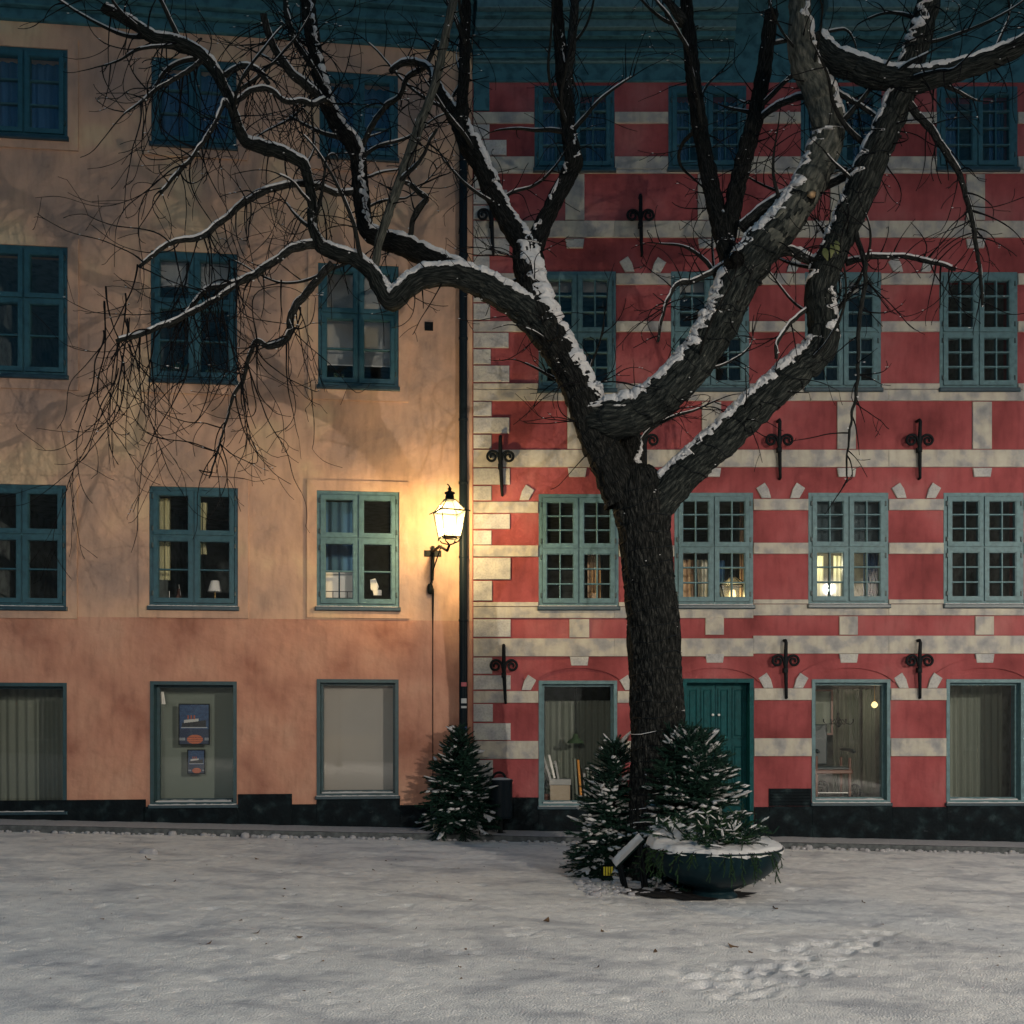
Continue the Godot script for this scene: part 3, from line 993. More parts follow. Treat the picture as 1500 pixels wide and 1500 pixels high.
	mb.rect(rx(1126), ry(1180.5), rx(1188), ry(1155), -0.002, 0.02, 0.004)
	for i in 5:
		var yy := lerpf(ry(1179), ry(1157), (i + 0.5) / 5.0)
		mb.rect(rx(1128), yy - 0.018, rx(1186), yy + 0.012, 0.018, 0.03, 0.006)
	part(red, "vent_grille", mb.mesh(), M.plinth_paint)
	build_door()
	# cornice, broken where a flat blue hoist bay rises between two lengths
	for seg in [[692, 1073], [1192, 1390]]:
		for c in [[121, 118, 0.03], [94, 90, 0.05], [90, 82, 0.09], [82, 78, 0.12], [66, 58, 0.2], [58, 46, 0.27], [46, 40, 0.34], [40, 14, 0.42], [14, 0, 0.5]]:
			mb = MB.new()
			mb.rect(rx(seg[0]) + c[2] * 0.2, ry(c[0]) + 0.002, rx(seg[1]) - 0.001, ry(c[1]), 0.0, c[2], 0.008)
			part(red, "cornice_moulding", mb.mesh(), M.frame_teal if int(c[0]) in [94, 58, 40] else M.frieze_paint)  # lighter paint on some mouldings stands in for their lit edges
		mb = MB.new()
		mb.rect(rx(seg[0]) + 0.1, ry(78), rx(seg[1]) - 0.002, ry(66), 0.0, 0.13, 0.004)
		part(red, "cornice_moulding", mb.mesh(), M.frame_dark)
	mb = MB.new()
	mb.quad(Vector3(rx(692), 12.4, 0.55), Vector3(9, 12.4, 0.55), Vector3(9, 16.2, -4.5), Vector3(rx(692), 16.2, -4.5))
	mb.quad(Vector3(9, 12.3, 0.5), Vector3(rx(692), 12.3, 0.5), Vector3(rx(692), 16.1, -4.5), Vector3(9, 16.1, -4.5))
	part(red, "roof", mb.mesh(), M.roof_tile)
	# wall anchors
	for a in [[720, 332], [937, 333], [1139, 660], [733, 684], [943, 660], [738, 988], [1148, 981], [1343, 660], [1343, 981]]:
		wall_anchor(a[0], a[1])

func wall_anchor(x: float, y: float):
	var cx := rx(x)
	var cy := ry(y)
	var mb := MB.new()
	var top := cy + 0.42
	mb.tube(PackedVector3Array([Vector3(cx, top + 0.005, -0.02), Vector3(cx, top, 0.10), Vector3(cx, top - 0.03, 0.13), Vector3(cx, cy + 0.1, 0.10), Vector3(cx + 0.01, cy - 0.1, 0.085), Vector3(cx + 0.022, cy - 0.36, 0.065), Vector3(cx + 0.028, cy - 0.41, 0.055), Vector3(cx + 0.028, cy - 0.42, -0.02)]), PackedFloat32Array([0.024, 0.024, 0.026, 0.03, 0.028, 0.022, 0.02, 0.02]), 8)
	mb.rect(cx - 0.034, cy - 0.05, cx + 0.034, cy + 0.02, 0.05, 0.125, 0.01)
	var bar := part(red, "wall_anchor", mb.mesh(), M.iron)
	for s in [-1.0, 1.0]:
		mb = MB.new()
		var p := PackedVector3Array()
		var r := PackedFloat32Array()
		p.append(Vector3(cx, cy + 0.0, 0.10))
		r.append(0.018)
		for i in 31:
			var t := i / 30.0
			var g := PI * 0.95 - t * TAU * 1.6
			var rad := lerpf(0.092, 0.02, t)
			p.append(Vector3(cx + s * (0.118 + cos(g) * rad), cy + 0.12 + sin(g) * rad, 0.10 + 0.01 * t))
			r.append(lerpf(0.021, 0.017, t))
		mb.tube(p, r, 7)
		mb.renormal()
		part(bar, "scroll", mb.mesh(), M.iron)

func build_door():
	var x0 := rx(1000)
	var x1 := rx(1104)
	var y1 := ry(994)
	var foot := -0.75
	var mb := MB.new()
	mb.box(x0, foot, -0.30, x0 + 0.06, y1, 0.014)
	mb.box(x1 - 0.06, foot, -0.30, x1, y1, 0.014)
	mb.box(x0 + 0.06, y1 - 0.06, -0.30, x1 - 0.06, y1, 0.012)
	var d := part(red, "door", mb.mesh(), M.door_paint)
	d.set_meta("label", "dark green double door with narrow panels")
	var cx := (x0 + x1) / 2.0
	var base := -0.2
	for side in 2:
		var a := x0 + 0.062 if side == 0 else cx + 0.004
		var b := cx - 0.004 if side == 0 else x1 - 0.062
		mb = MB.new()
		mb.box(a, base, -0.26, b, y1 - 0.062, -0.21)
		var leaf := part(d, "door_leaf", mb.mesh(), M.door_paint)
		for row in [[0.02, 0.20], [0.24, 0.62], [0.66, 0.97]]:
			for col in [[0.08, 0.44], [0.54, 0.92]]:
				var pb := MB.new()
				var hh := y1 - 0.062 - base
				pb.ring(lerpf(a, b, col[0]), base + hh * row[0], lerpf(a, b, col[1]), base + hh * row[1], 0.022, -0.212, -0.190)
				pb.rect(lerpf(a, b, col[0]) + 0.035, base + hh * row[0] + 0.035, lerpf(a, b, col[1]) - 0.035, base + hh * row[1] - 0.035, -0.212, -0.198, 0.01)
				part(d, "door_panel", pb.mesh(), M.door_paint)
		var kb := MB.new()
		kb.lathe([Vector2(0.001, -0.02), Vector2(0.02, -0.012), Vector2(0.022, 0.0), Vector2(0.02, 0.012), Vector2(0.001, 0.02)], 10, Vector3((cx - 0.045) if side == 0 else (cx + 0.045), ry(1047), -0.175))
		part(d, "door_knob", kb.mesh(), M.white_enamel)
	mb = MB.new()
	mb.box(x0, foot, -0.42, x1, base - 0.01, -0.05)
	part(d, "threshold", mb.mesh(), M.stone_kerb)

# ---------------------------------------------------------------- the tree
# limbs as [column, row, width in pixels, metres from the eye]; snow and twigs: how much of each it carries; cord: wound with a light cord
const LIMBS := [
	# from the left stem up to the big left limb
	{"p": [[915, 735, 62, 11.3], [893, 680, 56, 11.28], [876, 640, 58, 11.25], [862, 600, 58, 11.2], [842, 555, 52, 11.15], [815, 505, 54, 11.1], [795, 472, 56, 11.05], [785, 430, 48, 11.1], [775, 395, 46, 11.15], [772, 362, 44, 11.2]], "bare": 0.36, "snow": 1.5, "twigs": 14, "cord": true},
	{"p": [[800, 485, 54, 11.05], [768, 455, 46, 11.0], [735, 433, 44, 10.95], [700, 414, 40, 10.9], [660, 403, 34, 10.85], [625, 406, 32, 10.8], [598, 420, 30, 10.8], [574, 440, 30, 10.8], [556, 420, 26, 10.8], [545, 400, 22, 10.8], [520, 380, 20, 10.8], [492, 370, 20, 10.8], [468, 358, 18, 10.8], [459, 335, 14, 10.8], [457, 300, 13, 10.8], [452, 265, 13, 10.75], [440, 238, 15, 10.7], [405, 222, 17, 10.6], [362, 208, 16, 10.55], [348, 182, 13, 10.5], [336, 145, 13, 10.45], [318, 108, 15, 10.4], [290, 78, 17, 10.35], [255, 62, 18, 10.3], [225, 55, 16, 10.25], [190, 32, 14, 10.2], [150, 10, 12, 10.1]], "snow": 1.0, "twigs": 60, "cord": false, "bark": "grey_bark"},
	{"p": [[705, 420, 34, 10.9], [665, 396, 32, 11.0], [625, 376, 30, 11.1], [590, 360, 30, 11.2], [556, 350, 26, 11.3], [538, 338, 24, 11.35], [530, 300, 25, 11.4], [527, 262, 25, 11.45], [522, 222, 25, 11.5], [506, 198, 24, 11.5], [488, 172, 25, 11.55], [474, 130, 24, 11.6], [464, 90, 22, 11.65], [455, 36, 22, 11.7], [448, -20, 20, 11.75]], "snow": 0.8, "twigs": 26, "cord": false},
	{"p": [[548, 392, 13, 10.8], [560, 340, 13, 10.75], [584, 270, 14, 10.7], [612, 190, 14, 10.65], [636, 125, 13, 10.6], [657, 36, 13, 10.5], [668, -20, 12, 10.5]], "snow": 0.25, "twigs": 20, "cord": false, "bark": "pale_bark"},
	{"p": [[601, 368, 9, 11.15], [602, 335, 8, 11.1], [611, 308, 9, 11.05], [624, 293, 8, 11.0], [612, 279, 7, 11.0], [597, 268, 6, 10.95], [585, 266, 5, 10.9]], "snow": 0.6, "twigs": 6, "cord": false},
	# left limb: long arcs and the hanging shoots
	{"p": [[524, 281, 9, 11.45], [490, 283, 9, 11.2], [464, 272, 9, 11.0], [428, 270, 9, 10.8], [380, 284, 9, 10.6], [344, 308, 8, 10.5], [315, 332, 8, 10.4], [294, 349, 8, 10.35], [265, 352, 7, 10.3], [231, 368, 6, 10.2], [205, 392, 5, 10.15]], "snow": 1.0, "twigs": 30, "cord": false},
	{"p": [[468, 358, 12, 10.8], [430, 364, 11, 10.75], [395, 388, 10, 10.7], [355, 412, 9, 10.65], [328, 419, 8, 10.6], [302, 426, 7, 10.6], [284, 445, 6, 10.55], [268, 465, 5, 10.5], [246, 482, 4, 10.45]], "snow": 1.0, "twigs": 30, "cord": false},
	{"p": [[400, 385, 7, 10.7], [355, 412, 6, 10.65], [310, 443, 7, 10.5], [255, 470, 7, 10.4], [211, 487, 7, 10.3], [170, 500, 6, 10.2]], "snow": 1.1, "twigs": 16, "cord": false},
	{"p": [[487, 386, 11, 10.8], [470, 405, 11, 10.85], [450, 428, 11, 10.9], [428, 460, 11, 10.9], [424, 488, 10, 10.9], [414, 503, 9, 10.9], [392, 508, 8, 10.9], [376, 499, 7, 10.9], [365, 520, 6, 10.9], [357, 555, 6, 10.9], [344, 574, 5, 10.9], [334, 607, 4, 10.9], [322, 650, 3, 10.9], [306, 700, 2.4, 10.9]], "snow": 0.7, "twigs": 30, "cord": false},
	{"p": [[355, 200, 8, 10.5], [330, 150, 7, 10.4], [318, 175, 6, 10.3], [300, 205, 6, 10.25], [282, 230, 5, 10.2], [255, 258, 5, 10.15], [235, 285, 4, 10.1]], "snow": 0.9, "twigs": 26, "cord": false},
	{"p": [[345, 150, 7, 10.45], [372, 132, 7, 10.5], [398, 132, 7, 10.6], [420, 150, 7, 10.7], [440, 148, 7, 10.8], [458, 152, 7, 10.9], [478, 148, 8, 11.2], [490, 165, 9, 11.5]], "snow": 1.0, "twigs": 22, "cord": false},
	{"p": [[490, 175, 12, 11.55], [465, 140, 12, 11.4], [432, 112, 12, 11.3], [410, 85, 11, 11.2], [395, 55, 11, 11.1], [386, 20, 10, 11.0]], "snow": 0.9, "twigs": 20, "cord": false},
	{"p": [[328, 112, 8, 10.4], [355, 97, 8, 10.4], [380, 105, 7, 10.5], [395, 125, 6, 10.6]], "snow": 1.0, "twigs": 10, "cord": false},
	{"p": [[470, 110, 12, 11.65], [440, 70, 10, 11.6], [425, 40, 9, 11.5], [418, 0, 8, 11.5]], "snow": 0.6, "twigs": 16, "cord": false},
	{"p": [[530, 215, 8, 11.5], [548, 180, 8, 11.4], [562, 160, 7, 11.3], [585, 140, 7, 11.2], [600, 110, 7, 11.1], [625, 95, 7, 11.0], [640, 60, 6, 10.9]], "snow": 1.0, "twigs": 22, "cord": false},
	{"p": [[580, 270, 7, 10.7], [600, 250, 6, 10.6], [618, 230, 5, 10.5], [640, 190, 4, 10.4]], "snow": 0.8, "twigs": 8, "cord": false},
	{"p": [[572, 105, 8, 11.1], [590, 92, 9, 11.0], [610, 92, 9, 10.9], [626, 98, 8, 10.8], [636, 120, 7, 10.65]], "snow": 1.1, "twigs": 10, "cord": false},
	{"p": [[300, 85, 8, 10.35], [268, 110, 6, 10.3], [238, 125, 5, 10.2], [205, 150, 4, 10.1]], "snow": 0.6, "twigs": 20, "cord": false},
	# second stem: two dark uprights
	{"p": [[780, 400, 46, 11.15], [772, 365, 40, 11.25], [752, 335, 32, 11.35], [728, 295, 30, 11.45], [708, 248, 30, 11.55], [686, 208, 34, 11.65], [668, 172, 24, 11.75], [650, 145, 18, 11.85], [634, 118, 14, 11.9]], "snow": 0.75, "twigs": 18, "cord": false},
	{"p": [[680, 200, 22, 11.65], [677, 150, 16, 11.7], [680, 100, 15, 11.75], [682, 36, 14, 11.8], [684, -20, 12, 11.8]], "snow": 0.2, "twigs": 14, "cord": false},
	{"p": [[778, 372, 34, 11.2], [795, 330, 26, 11.3], [815, 290, 25, 11.4], [833, 256, 25, 11.5], [840, 236, 28, 11.5], [834, 200, 22, 11.55], [828, 140, 20, 11.6], [822, 90, 17, 11.65], [818, 36, 16, 11.7], [815, -20, 15, 11.7]], "snow": 0.55, "twigs": 14, "cord": false},
	{"p": [[830, 130, 14, 11.6], [836, 80, 13, 11.6], [840, 30, 13, 11.6], [842, -20, 12, 11.6]], "snow": 0.1, "twigs": 8, "cord": false},
	# right limb that leans out and climbs out of the frame
	{"p": [[862, 615, 60, 11.25], [900, 613, 62, 11.1], [948, 596, 62, 11.0], [992, 560, 58, 10.9], [1030, 512, 58, 10.85], [1058, 462, 62, 10.8], [1080, 415, 62, 10.75], [1112, 368, 58, 10.7], [1152, 322, 54, 10.65], [1176, 286, 50, 10.6]], "snow": 1.2, "twigs": 14, "cord": true, "bark": "grey_bark"},
	{"p": [[1120, 360, 56, 10.69], [1152, 322, 54, 10.64], [1184, 272, 51, 10.58], [1208, 215, 49, 10.5], [1212, 178, 48, 10.45], [1196, 128, 46, 10.4], [1178, 88, 42, 10.35], [1172, 40, 34, 10.3], [1172, -20, 30, 10.3]], "snow": 1.25, "twigs": 14, "cord": false, "bark": "pale_bark"},
	{"p": [[1074, 400, 30, 10.85], [1060, 350, 28, 11.0], [1048, 300, 27, 11.15], [1037, 250, 25, 11.3], [1026, 190, 23, 11.45], [1016, 120, 20, 11.55], [1008, 36, 18, 11.65], [1004, -20, 16, 11.7]], "snow": 0.3, "twigs": 16, "cord": false},
	{"p": [[1066, 352, 26, 11.0], [1074, 300, 27, 11.05], [1088, 240, 26, 11.1], [1104, 180, 25, 11.15], [1114, 130, 22, 11.2], [1122, 80, 20, 11.2], [1130, 20, 18, 11.2]], "snow": 0.4, "twigs": 14, "cord": false},
	{"p": [[1112, 175, 9, 11.15], [1130, 160, 9, 11.0], [1150, 150, 9, 10.9], [1178, 142, 9, 10.7], [1200, 140, 8, 10.5], [1225, 138, 7, 10.4], [1250, 150, 6, 10.3], [1285, 172, 5, 10.2], [1320, 200, 4, 10.1]], "snow": 1.0, "twigs": 16, "cord": false},
	{"p": [[1180, 290, 16, 10.65], [1205, 275, 13, 10.6], [1232, 262, 11, 10.5], [1260, 248, 9, 10.4], [1300, 235, 7, 10.3]], "snow": 1.0, "twigs": 10, "cord": false},
	{"p": [[1110, 375, 20, 10.75], [1140, 368, 15, 10.7], [1170, 372, 14, 10.65], [1196, 388, 13, 10.6], [1212, 402, 12, 10.55]], "snow": 1.0, "twigs": 8, "cord": false},
	{"p": [[1085, 335, 16, 10.9], [1120, 305, 16, 10.75], [1150, 288, 16, 10.65], [1175, 278, 14, 10.6]], "snow": 0.9, "twigs": 6, "cord": false},
	{"p": [[1196, 60, 30, 10.4], [1215, 85, 34, 10.3], [1250, 100, 36, 10.2], [1290, 112, 36, 10.1], [1340, 118, 34, 10.0], [1400, 105, 30, 9.9], [1470, 80, 26, 9.8], [1540, 40, 22, 9.7]], "snow": 0.9, "twigs": 24, "cord": false, "bark": "grey_bark"},
	{"p": [[1065, 385, 8, 10.8], [1040, 400, 7, 10.75], [1015, 412, 7, 10.7], [990, 420, 6, 10.65], [972, 455, 5, 10.6], [964, 500, 4, 10.6]], "snow": 0.9, "twigs": 12, "cord": false},
	# right stem that leans out below and rises along the edge of the frame
	{"p": [[955, 745, 66, 11.3], [985, 712, 56, 11.2], [1020, 678, 52, 11.1], [1060, 642, 50, 11.0], [1102, 602, 50, 10.9], [1145, 562, 50, 10.8], [1185, 527, 50, 10.75], [1207, 500, 48, 10.7], [1204, 465, 42, 10.68], [1200, 435, 42, 10.65], [1208, 400, 46, 10.6], [1226, 360, 44, 10.5], [1248, 308, 46, 10.4], [1270, 255, 46, 10.3], [1294, 200, 44, 10.2], [1322, 130, 40, 10.1], [1348, 50, 36, 10.0], [1366, -20, 32, 10.0]], "snow": 1.15, "twigs": 40, "cord": true, "bark": "grey_bark"},
	{"p": [[1186, 450, 7, 10.7], [1166, 466, 6, 10.6], [1150, 482, 6, 10.55], [1138, 505, 6, 10.5], [1136, 525, 5, 10.5]], "snow": 1.0, "twigs": 4, "cord": false},
	{"p": [[1240, 385, 10, 10.5], [1262, 379, 8, 10.4], [1300, 376, 7, 10.3], [1350, 380, 6, 10.2], [1400, 395, 5, 10.1]], "snow": 1.0, "twigs": 20, "cord": false},
	{"p": [[1250, 330, 8, 10.4], [1268, 400, 7, 10.3], [1258, 480, 6, 10.3], [1256, 560, 5, 10.3], [1248, 610, 4, 10.3], [1242, 660, 3, 10.3], [1240, 705, 2, 10.3]], "snow": 0.1, "twigs": 18, "cord": false},
	{"p": [[1320, 140, 12, 10.1], [1370, 200, 10, 10.0], [1410, 270, 8, 9.9], [1430, 360, 6, 9.9], [1440, 450, 4, 9.9]], "snow": 0.6, "twigs": 30, "cord": false},
	# short stem in the fork
	{"p": [[935, 740, 44, 11.35], [930, 700, 36, 11.45], [925, 660, 34, 11.5], [918, 625, 30, 11.4]], "snow": 0.9, "twigs": 4, "cord": false},
	{"p": [[1008, 40, 16, 11.65], [985, 10, 12, 11.6], [960, -20, 10, 11.6]], "snow": 0.2, "twigs": 8, "cord": false},
]

func build_tree():
	var base := ground_at(958, 1285)
	var t := thing("bare_tree", "large bare tree with snow on its crooked limbs and a light cord round its trunk", "tree", base)
	var inv := -base
	var rough := FastNoiseLite.new()
	rough.seed = 61
	rough.frequency = 1.0
	rough.fractal_octaves = 3
	var fine := MB.new()
	var cord := MB.new()
	var cord_snow := MB.new()
	var flecks := MB.new()
	rng.seed = 303
	# trunk
	var prof := []
	for q in [[956, 1305, 124, 11.3], [958, 1270, 104, 11.3], [961, 1220, 92, 11.3], [963, 1150, 85, 11.3], [963, 1060, 82, 11.3], [960, 980, 81, 11.3], [955, 900, 80, 11.3], [949, 830, 78, 11.3], [944, 780, 78, 11.3], [940, 745, 86, 11.3], [937, 715, 78, 11.3], [936, 690, 48, 11.35]]:
		prof.append([pt(q[0], q[1], q[3]) + inv, q[2] * 0.455 / F * q[3]])
	var c := curve(prof, 0.025)
	var mb := MB.new()
	ridged_tube(mb, c[0], c[1], 120, rough, 0.020, 9.0)
	mb.renormal()
	part(t, "trunk", mb.mesh(), M.bark)
	wind_cord(cord, cord_snow, c[0], c[1], 0.165, 0.012)
	snow_flecks(flecks, c[0], c[1], 50, 0.0)
	# limbs
	for L in LIMBS:
		prof = []
		for q in L.p:
			prof.append([pt(q[0], q[1], q[3]) + inv, maxf(0.004, q[2] * (0.46 if q[2] > 20 else 0.5) / F * q[3])])
		var big: bool = L.p[0][2] > 20
		c = curve(prof, 0.035 if big else 0.045)
		var pp: PackedVector3Array = c[0]
		var rr: PackedFloat32Array = c[1]
		for i in pp.size():                              # old wood is never quite straight or round
			var wob := 0.012 if big else 0.016
			pp[i] += Vector3(rough.get_noise_2d(i * 0.17, pp[0].x * 9.0), rough.get_noise_2d(i * 0.17 + 50.0, pp[0].y * 9.0), rough.get_noise_2d(i * 0.17, pp[0].z * 9.0 + 80.0)) * wob * smoothstep(0.0, 6.0, i)
			rr[i] *= 1.0 + 0.13 * rough.get_noise_2d(i * 0.22, pp[0].x * 31.0)
		mb = MB.new()
		if big:
			ridged_tube(mb, pp, rr, 56, rough, 0.013, 7.0)
			mb.renormal()
			part(t, "limb", mb.mesh(), M[L.get("bark", "bark")])
		else:
			mb.tube(pp, rr, 12, rough, 0.004, 2.0, 6.0)
			mb.renormal()
			part(t, "branch", mb.mesh(), M[L.get("bark", "thin_bark")])
		mb = MB.new()
		limb_snow(mb, pp, rr, L.snow, rough, L.get("bare", 0.0))
		if mb.ix.size():
			mb.renormal()
			part(t, "limb_snow", mb.mesh(), M.fresh_snow)
		if L.cord:
			wind_cord(cord, cord_snow, pp, rr, 0.34, 0.008)
		snow_flecks(flecks, pp, rr, int(L.twigs * 0.5), 0.4)
		if big:
			for k in int(pp.size() / 14.0):
				side_branch(t, fine, flecks, pp, rr, rough, base)
		for k in L.twigs:
			var f := rng.randf_range(0.18, 1.0)
			var i := clampi(int(f * (pp.size() - 1)), 1, pp.size() - 1)
			var tang := (pp[i] - pp[i - 1]).normalized()
			var side := tang.cross(Vector3(rng.randfn(), rng.randfn(), rng.randfn())).normalized()
			var left: bool = (pp[i].x + base.x) < -1.9
			var down := rng.randf() < (0.62 if left else 0.3)
			var dir := (side + tang * rng.randf_range(0.0, 0.8) + (Vector3.DOWN * 0.7 if down else Vector3.ZERO)).normalized()
			var length := rng.randf_range(0.25, 0.75) if not left else rng.randf_range(0.35, 1.5)
			twig(fine, flecks, pp[i] + dir * rr[i] * 0.6, dir, length, rng.randf_range(0.006, 0.010), down, 0)
	# the shoots that hang low in front of the ochre house
	for k in 26:
		var x := rng.randf_range(150, 345)
		var y := rng.randf_range(380, 540)
		var p := pt(x, y, rng.randf_range(10.2, 10.9)) + inv
		twig(fine, flecks, p, Vector3(rng.randf_range(-0.25, 0.3), -1, rng.randf_range(-0.25, 0.25)).normalized(), rng.randf_range(1.0, 2.5), rng.randf_range(0.007, 0.011), true, 0)
	for q in [[420, 500, 1.05], [440, 450, 0.8], [362, 530, 1.5], [376, 500, 1.1], [356, 555, 1.3], [345, 570, 1.2], [412, 410, 0.9]]:
		twig(fine, flecks, pt(q[0], q[1], 10.9) + inv, Vector3(rng.randf_range(-0.2, 0.4), -1, rng.randf_range(-0.2, 0.2)).normalized(), q[2], 0.010, true, 0)
	for q in [[845, 618, 1], [850, 560, 1], [880, 560, -1], [1000, 470, -1], [760, 380, 1], [960, 600, -1]]:
		for k in 4:
			twig(fine, flecks, pt(q[0], q[1], 10.9) + inv, Vector3(-q[2] * rng.randf_range(0.5, 1.0), rng.randf_range(-0.3, 0.6), rng.randf_range(0.0, 0.4)).normalized(), rng.randf_range(0.4, 0.9), 0.007, false, 0)
	var f_ := part(t, "twigs", fine.mesh(), M.twig)
	f_.set_meta("kind", "stuff")
	var fl := part(t, "snow_flecks", flecks.mesh(), M.fresh_snow)
	fl.set_meta("kind", "stuff")
	part(t, "light_cord", cord.mesh(), M.iron)
	cord_snow.renormal()
	part(t, "cord_snow", cord_snow.mesh(), M.fresh_snow).set_meta("kind", "stuff")
	# snow lying in the fork
	for q in [[878, 598, 11.12, 0.20, 0.05], [915, 600, 11.0, 0.18, 0.05], [958, 722, 11.16, 0.14, 0.06], [775, 356, 11.2, 0.09, 0.08], [1064, 356, 10.95, 0.10, 0.06]]:
		mb = MB.new()
		lump(mb, pt(q[0], q[1], q[2]) + inv, Vector3(q[3], q[4], q[3] * 0.8), 22, 12, 0.5)
		mb.renormal()
		part(t, "fork_snow", mb.mesh(), M.fresh_snow)
	# sawn-off branch stubs and the last leaves
	for q in [[1189, 284, 10.42, 0.045], [1079, 378, 10.5, 0.075]]:
		mb = MB.new()
		var p := pt(q[0], q[1], q[2]) + inv
		mb.tube(PackedVector3Array([p + Vector3(0, 0, -0.12), p + Vector3(0, 0, -0.02), p]), PackedFloat32Array([q[3] * 1.5, q[3] * 1.15, q[3]]), 18, rough, 0.006, 2.0, 4.0, false)
		mb.renormal()
		part(t, "branch_stub", mb.mesh(), M.bark)
		mb = MB.new()
		mb.tube(PackedVector3Array([p + Vector3(0, 0, -0.02), p + Vector3(0.002, 0.001, 0.004)]), PackedFloat32Array([q[3] * 0.95, q[3] * 0.9]), 18)
		part(t, "sawn_face", mb.mesh(), M.cut_wood if q[3] < 0.06 else M.bark)
	for q in [[1207, 362, 0.5], [1217, 358, -0.3], [1224, 352, 0.2]]:
		mb = MB.new()
		mb.xf = Transform3D.IDENTITY
		var p := pt(q[0], q[1], 10.35) + inv
		leaf(mb, p, Vector3(q[2] * 0.4, -1, 0.2).normalized(), Vector3(1, 0.2, q[2]).normalized(), 0.17, 0.03)
		part(t, "leaf", mb.mesh(), M.yellow_leaf)

# a finger-thick side branch with its own snow and twigs
func side_branch(t: Node3D, fine: MB, flecks: MB, pp: PackedVector3Array, rr: PackedFloat32Array, rough: FastNoiseLite, base: Vector3):
	var i := rng.randi_range(int(pp.size() * 0.35), pp.size() - 2)
	if pp[i].y < 4.6:
		return
	var tang := (pp[i + 1] - pp[i]).normalized()
	var d := (tang.cross(Vector3(rng.randfn(), rng.randfn(), rng.randfn())).normalized() + tang * rng.randf_range(0.3, 1.0) + Vector3.UP * rng.randf_range(-0.2, 0.5)).normalized()
	var length := rng.randf_range(0.5, 1.5)
	var r0 := minf(rr[i] * 0.4, rng.randf_range(0.014, 0.032))
	var q := PackedVector3Array([pp[i]])
	var w := PackedFloat32Array([r0])
	var n := int(length / 0.05)
	var bend := Vector3.ZERO
	var p := pp[i]
	for k in n:
		bend = bend * 0.8 + Vector3(rng.randfn(), rng.randfn() * 0.8, rng.randfn()) * 0.042
		d = (d + bend + Vector3.UP * 0.015).normalized()
		p += d * length / n
		q.append(p)
		w.append(lerpf(r0, 0.006, float(k + 1) / n))
		if k > 3 and rng.randf() < 0.28:
			var s := (d.cross(Vector3(rng.randfn(), rng.randfn(), rng.randfn())).normalized() + d * 0.8).normalized()
			twig(fine, flecks, p, s, rng.randf_range(0.2, 0.75), 0.0065, (p.x + base.x) < -1.9 and rng.randf() < 0.5, 0)
	twig(fine, flecks, p, d, rng.randf_range(0.25, 0.6), 0.006, false, 0)
	var mb := MB.new()
	mb.tube(q, w, 8, rough, 0.003, 2.0, 6.0)
	mb.renormal()
	part(t, "branch", mb.mesh(), M.thin_bark)
	mb = MB.new()
	limb_snow(mb, q, w, rng.randf_range(0.5, 1.0), rough, 0.05)
	if mb.ix.size():
		mb.renormal()
		part(t, "limb_snow", mb.mesh(), M.fresh_snow)

func leaf(mb: MB, p: Vector3, along: Vector3, side: Vector3, length: float, width: float):
	var up := along.cross(side).normalized()
	var last := [p, p]
	for i in range(1, 7):
		var t := i / 6.0
		var w := width * sin(PI * minf(t, 0.98))
		var c := p + along * length * t + up * length * 0.15 * sin(t * 2.5)
		var now := [c - side * w + up * w * 0.5, c + side * w + up * w * 0.5]
		mb.quad(last[0], last[1], now[1], now[0])
		last = now

func ridged_tube(mb: MB, p: PackedVector3Array, r: PackedFloat32Array, sides: int, nz: FastNoiseLite, amp: float, around: float):
	var m := p.size()
	var k := mb.v.size()
	var t0 := (p[1] - p[0]).normalized()
	var a := t0.cross(Vector3.BACK).normalized()
	var run := 0.0
	for i in m:
		var t := (p[mini(i + 1, m - 1)] - p[maxi(i - 1, 0)]).normalized()
		a = (a - t * a.dot(t)).normalized()
		var b := t.cross(a)
		if i:
			run += p[i].distance_to(p[i - 1])
		var hold := minf(1.0, r[i] / 0.2)
		for s in sides + 1:
			var g := TAU * float(s % sides) / sides
			var d := a * cos(g) + b * sin(g)
			var q := nz.get_noise_3d(cos(g) * around * (0.4 + r[i] * 2.0) + 7.0, sin(g) * around * (0.4 + r[i] * 2.0), run * 2.6)
			var q2 := nz.get_noise_3d(cos(g) * 1.3, sin(g) * 1.3 + 20.0, run * 2.2)
			var ridge := 1.0 - 2.6 * absf(q)
			mb.v.append(p[i] + d * (r[i] + amp * (0.35 + 0.65 * hold) * ridge + r[i] * 0.10 * q2))
			mb.n.append(d)
			mb.uv.append(Vector2(float(s) / sides, run))
	for i in m - 1:
		for s in sides:
			var q := k + i * (sides + 1) + s
			mb.ix.append_array([q, q + sides + 1, q + 1, q + 1, q + sides + 1, q + sides + 2])
	var c := mb.v.size()
	mb.v.append(p[m - 1])
	mb.n.append(t0)
	mb.uv.append(Vector2.ZERO)
	for s in sides:
		mb.ix.append_array([c, k + (m - 1) * (sides + 1) + s + 1, k + (m - 1) * (sides + 1) + s])

